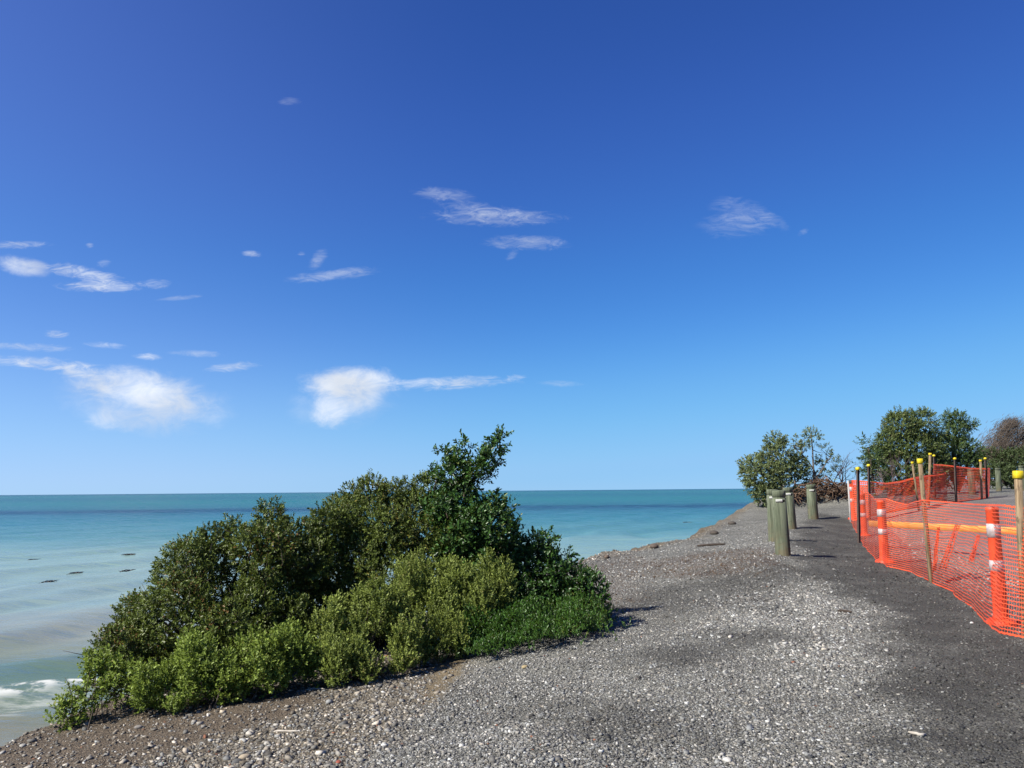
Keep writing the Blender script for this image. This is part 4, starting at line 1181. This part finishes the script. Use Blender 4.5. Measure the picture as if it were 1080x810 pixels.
# big trees
Yb = 40.0
shrub("spreading_tree", "big rounded green tree behind the netting, widest crown on the skyline", "tree",
      [blob(952, 452, Yb, 15), blob(972, 448, Yb, 13), blob(938, 470, Yb, 13), blob(958, 474, Yb, 19), blob(976, 474, Yb, 13), blob(931, 490, Yb, 12), blob(955, 498, Yb, 20), blob(980, 500, Yb, 14), blob(926, 478, Yb, 9), blob(934, 458, Yb, 6), blob(943, 446, Yb, 7), blob(988, 472, Yb, 8), blob(987, 460, Yb, 6), blob(990, 487, Yb, 9), blob(946, 438, Yb, 5), blob(974, 438, Yb, 5), blob(962, 440, Yb, 6)],
      L_tree, 60, .10, .42, .26, 10, 1.0, seed=31, lump=.34, lump_s=1.1, n_limbs=50, limb_r=.04, root=at(962, 517, Yb)[:2], gap=.26, up_bias=.3, stemname="trunk", leafname="crown", floor=False,
      trunk=[(trunkline(962, 519, 958, 462, Yb, -.15), .16, .05), (trunkline(962, 519, 980, 470, Yb, .2), .12, .04), (trunkline(960, 519, 938, 480, Yb, -.2), .10, .03)])
shrub("spreading_tree", "darker green tree with a knobbly crown, right of the widest one", "tree",
      [blob(1002, 441, Yb + 1, 6), blob(1012, 444, Yb + 1, 7), blob(1023, 448, Yb + 1, 5), blob(1007, 457, Yb + 1, 10), blob(1003, 476, Yb + 1, 15), blob(1020, 474, Yb + 1, 11), blob(1031, 486, Yb + 1, 6), blob(1016, 494, Yb + 1, 14), blob(998, 500, Yb + 1, 12)],
      L_tree2, 60, .10, .42, .26, 10, 1.0, seed=32, lump=.30, lump_s=.8, n_limbs=44, limb_r=.04, root=at(1010, 516, Yb + 1)[:2], gap=.26, up_bias=.3, stemname="trunk", leafname="crown", floor=False,
      trunk=[(trunkline(1010, 518, 1008, 455, Yb + 1, -.15), .15, .05), (trunkline(1010, 518, 1022, 475, Yb + 1, .1), .12, .04)])
shrub("young_tree", "small upright green tree at the seaward foot of the big tree", "tree",
      [blob(913, 472, Yb - 2, 8), blob(918, 484, Yb - 2, 9), blob(922, 497, Yb - 2, 10), blob(912, 492, Yb - 2, 7), blob(926, 508, Yb - 2, 9)],
      L_tree2, 30, .12, .42, .28, 8, 1.0, seed=33, lump=.3, lump_s=1.0, n_limbs=18, limb_r=.025, root=at(920, 520, Yb - 2)[:2], gap=.36, stemname="trunk", leafname="crown", floor=False,
      trunk=[(trunkline(921, 520, 915, 472, Yb - 2, .05), .06, .02)])
shrub("dark_bush", "dark green bush filling the gap under the brown windswept tree", "bush",
      [blob(1048, 490, 52, 14), blob(1066, 492, 52, 16), blob(1086, 490, 52, 18), blob(1056, 502, 51, 12), blob(1078, 504, 51, 12), blob(1040, 502, 52, 10), blob(1110, 492, 52, 22)],
      L_far, 24, .14, .45, .30, 8, 1.0, seed=34, lump=.3, lump_s=.8, n_limbs=24, limb_r=.03, gap=.28, floor=False)

# windswept brown tree: fine brushes of twigs streaming to the right
def brush_tree(label, px, pyb, Y, heads, nst, mat_b, mat_t):
    p = at(px, pyb, Y); t_ = thing("windswept_tree", label, "tree", p, None); m = Y / F
    mb = MB(); fine = MB()
    for hx, hy, hw in heads:
        hp = at(hx, hy, Y) - p
        tq = np.linspace(0, 1, 7)[:, None]
        pts = hp * tq + np.array([-.25, 0, 0]) * np.sin(tq * math.pi) + RNG.normal(0, .06, (7, 3)) * tq
        mb.tube(pts, np.linspace(.10, .03, 7), 7)
        for k in range(nst):
            b0 = hp + RNG.normal(0, .58, 3) * hw * m * np.array([1.0, 1.0, .8])
            e = unit(np.array([.62, RNG.normal(0, .25), .80]) + RNG.normal(0, .15, 3)); L = hw * m * RNG.uniform(.35, .8)
            q = np.linspace(0, 1, 5)[:, None]
            pts2 = b0 + e * L * (q - .5) + np.array([.12, 0, -.10]) * L * q ** 2 + RNG.normal(0, .015, (5, 3))
            fine.tube(pts2, np.linspace(.013, .003, 5), 3, cap=False)
    mb.build("trunk", mat_b, t_, True)
    fine.build("crown", mat_t, t_)
    return t_
m_brush = simple_mat("brown_brush", (.085, .070, .058, 1), (.215, .175, .140, 1), 1.2, .9, .1)
brush_tree("brown windswept tree with feathery twigs streaming inland, beyond the bollards", 1062, 512, 54, [(1050, 474, 14), (1056, 463, 12), (1062, 453, 10), (1067, 446, 7), (1060, 482, 18), (1074, 474, 17), (1043, 480, 10)], 620, m_bark, m_brush)
brush_tree("second brown windswept tree, cut by the photo's right edge", 1090, 512, 55, [(1082, 460, 13), (1090, 452, 12), (1086, 476, 20), (1100, 466, 22)], 620, m_bark, m_brush)

# ------------------------------------------------------------------ single stones and sticks lying on the gravel
def stone(label, px, py, wpx, col, flat=.5):
    p = hit(px, py); m = p[1] / F
    rr = wpx / 2 * m
    v = ICO.copy()
    # one subdivision for a rounder, dented stone
    vv = list(map(tuple, v)); cache = {}; ff = []
    def midp(a, b):
        k = (min(a, b), max(a, b))
        if k not in cache:
            q = (np.array(vv[a]) + np.array(vv[b])) / 2; vv.append(tuple(q / np.linalg.norm(q))); cache[k] = len(vv) - 1
        return cache[k]
    for a, b, c in ICF:
        ab, bc, ca = midp(a, b), midp(b, c), midp(c, a); ff += [(a, ab, ca), (b, bc, ab), (c, ca, bc), (ab, bc, ca)]
    v = np.array(vv); sdx = RNG.uniform(0, 50)
    v = v * (1 + .5 * (fbm(v[:, 0] * 1.6 + sdx, v[:, 1] * 1.6, v[:, 2] * 1.6 + 4, 2) - .4))[:, None]
    v = v * np.array([rr, rr * .75, rr * flat])
    o_ = mesh_np("stone", v, np.array(ff), simple_mat("stone", tuple(c * .75 for c in col[:3]) + (1,), col, 40, .8, .25, bump=.3), None, True)
    o_.location = (p[0], p[1], p[2] + rr * flat * .45); o_.rotation_euler = (0, 0, RNG.uniform(0, 3))
    tag(o_, label, "stone", "single stones on the gravel")
stone("pale yellowish stone alone on grey gravel below the creeping mat", 553.5, 704.5, 8, (.50, .40, .22, 1))
stone("pale cream stone at the bottom edge on the pebbly bank", 258, 800, 13, (.50, .42, .30, 1))
stone("large dark grey stone on the pebbly bank next to the cream one", 250, 806, 14, (.14, .14, .135, 1))
stone("brick-red stone at the bottom edge of the pebbly bank", 357, 805, 8, (.36, .10, .06, 1))
stone("flat pale stone low on the brown soil by the sea", 24, 787, 9, (.42, .41, .37, 1), .35)
stone("light stone on the dark soil under the front shrub", 146, 768, 9, (.28, .26, .23, 1))
stone("white stone alone near the foot of the largest orange post", 1025, 657.5, 5, (.70, .69, .66, 1))
stone("white chalky stone at the bottom edge of the grey gravel", 767, 803, 11, (.62, .60, .55, 1))
stone("dark rock on the brink of the bank against the water", 753, 563.5, 11, (.09, .075, .06, 1), .5)
stone("wide flat grey rock at the lower left brink above the water", 10, 781, 36, (.24, .23, .21, 1), .25)

stone("brown rock on the brink where the bank turns toward the bollards", 690, 577.5, 12, (.13, .10, .08, 1), .5)
stone("small brown rock on the brink just beyond the thicket", 640, 588.5, 8, (.16, .12, .09, 1), .6)
stone("low dark rock on the brink nearest the small trees", 772, 553, 9, (.10, .085, .07, 1), .5)

def stick(label, a, b, r_, mat, bow=.03):
    p0, p1 = hit(*a), hit(*b)
    tq = np.linspace(0, 1, 7)[:, None]
    o0 = (p0 + p1) / 2; L = np.linalg.norm(p1 - p0)
    pts = p0 + (p1 - p0) * tq
    pts[:, 2] = ground(pts[:, 0], pts[:, 1]) + r_ * .9
    pts = pts + np.array([0, bow, 0]) * np.sin(tq * math.pi) + RNG.normal(0, .004, (7, 3)) * np.array([1, 1, .3])
    mb = MB(); mb.tube(pts - o0, np.array([.6, 1, .95, 1, .9, .8, .4]) * r_, 7)
    o_ = mb.build("stick", mat, None, True); o_.location = tuple(o0)
    tag(o_, label, "stick", "sticks on the gravel")
m_pale = simple_mat("bleached_wood", (.38, .34, .28, 1), (.60, .56, .48, 1), 18, .8, .2)
m_dkw = simple_mat("dark_wood", (.035, .026, .02, 1), (.09, .07, .055, 1), 18, .85, .2)
stick("bleached curved stick on the darkened gravel near the lower right", (958, 773.5), (976, 776), .010, m_pale, -.03)
stick("short dark stick on gravel left of the fence line", (884, 646), (899, 647), .018, m_dkw)
stick("pale straight stick on the pebbly bank below the front shrub", (288, 772), (314, 772), .007, m_pale, .01)
stick("thin pale stick on the pebbles close under the shrubs", (322, 728), (344, 727.5), .007, m_pale, .01)
stick("dark driftwood stick lying among reddish litter toward the shore", (735, 577), (765, 575), .03, m_dkw)
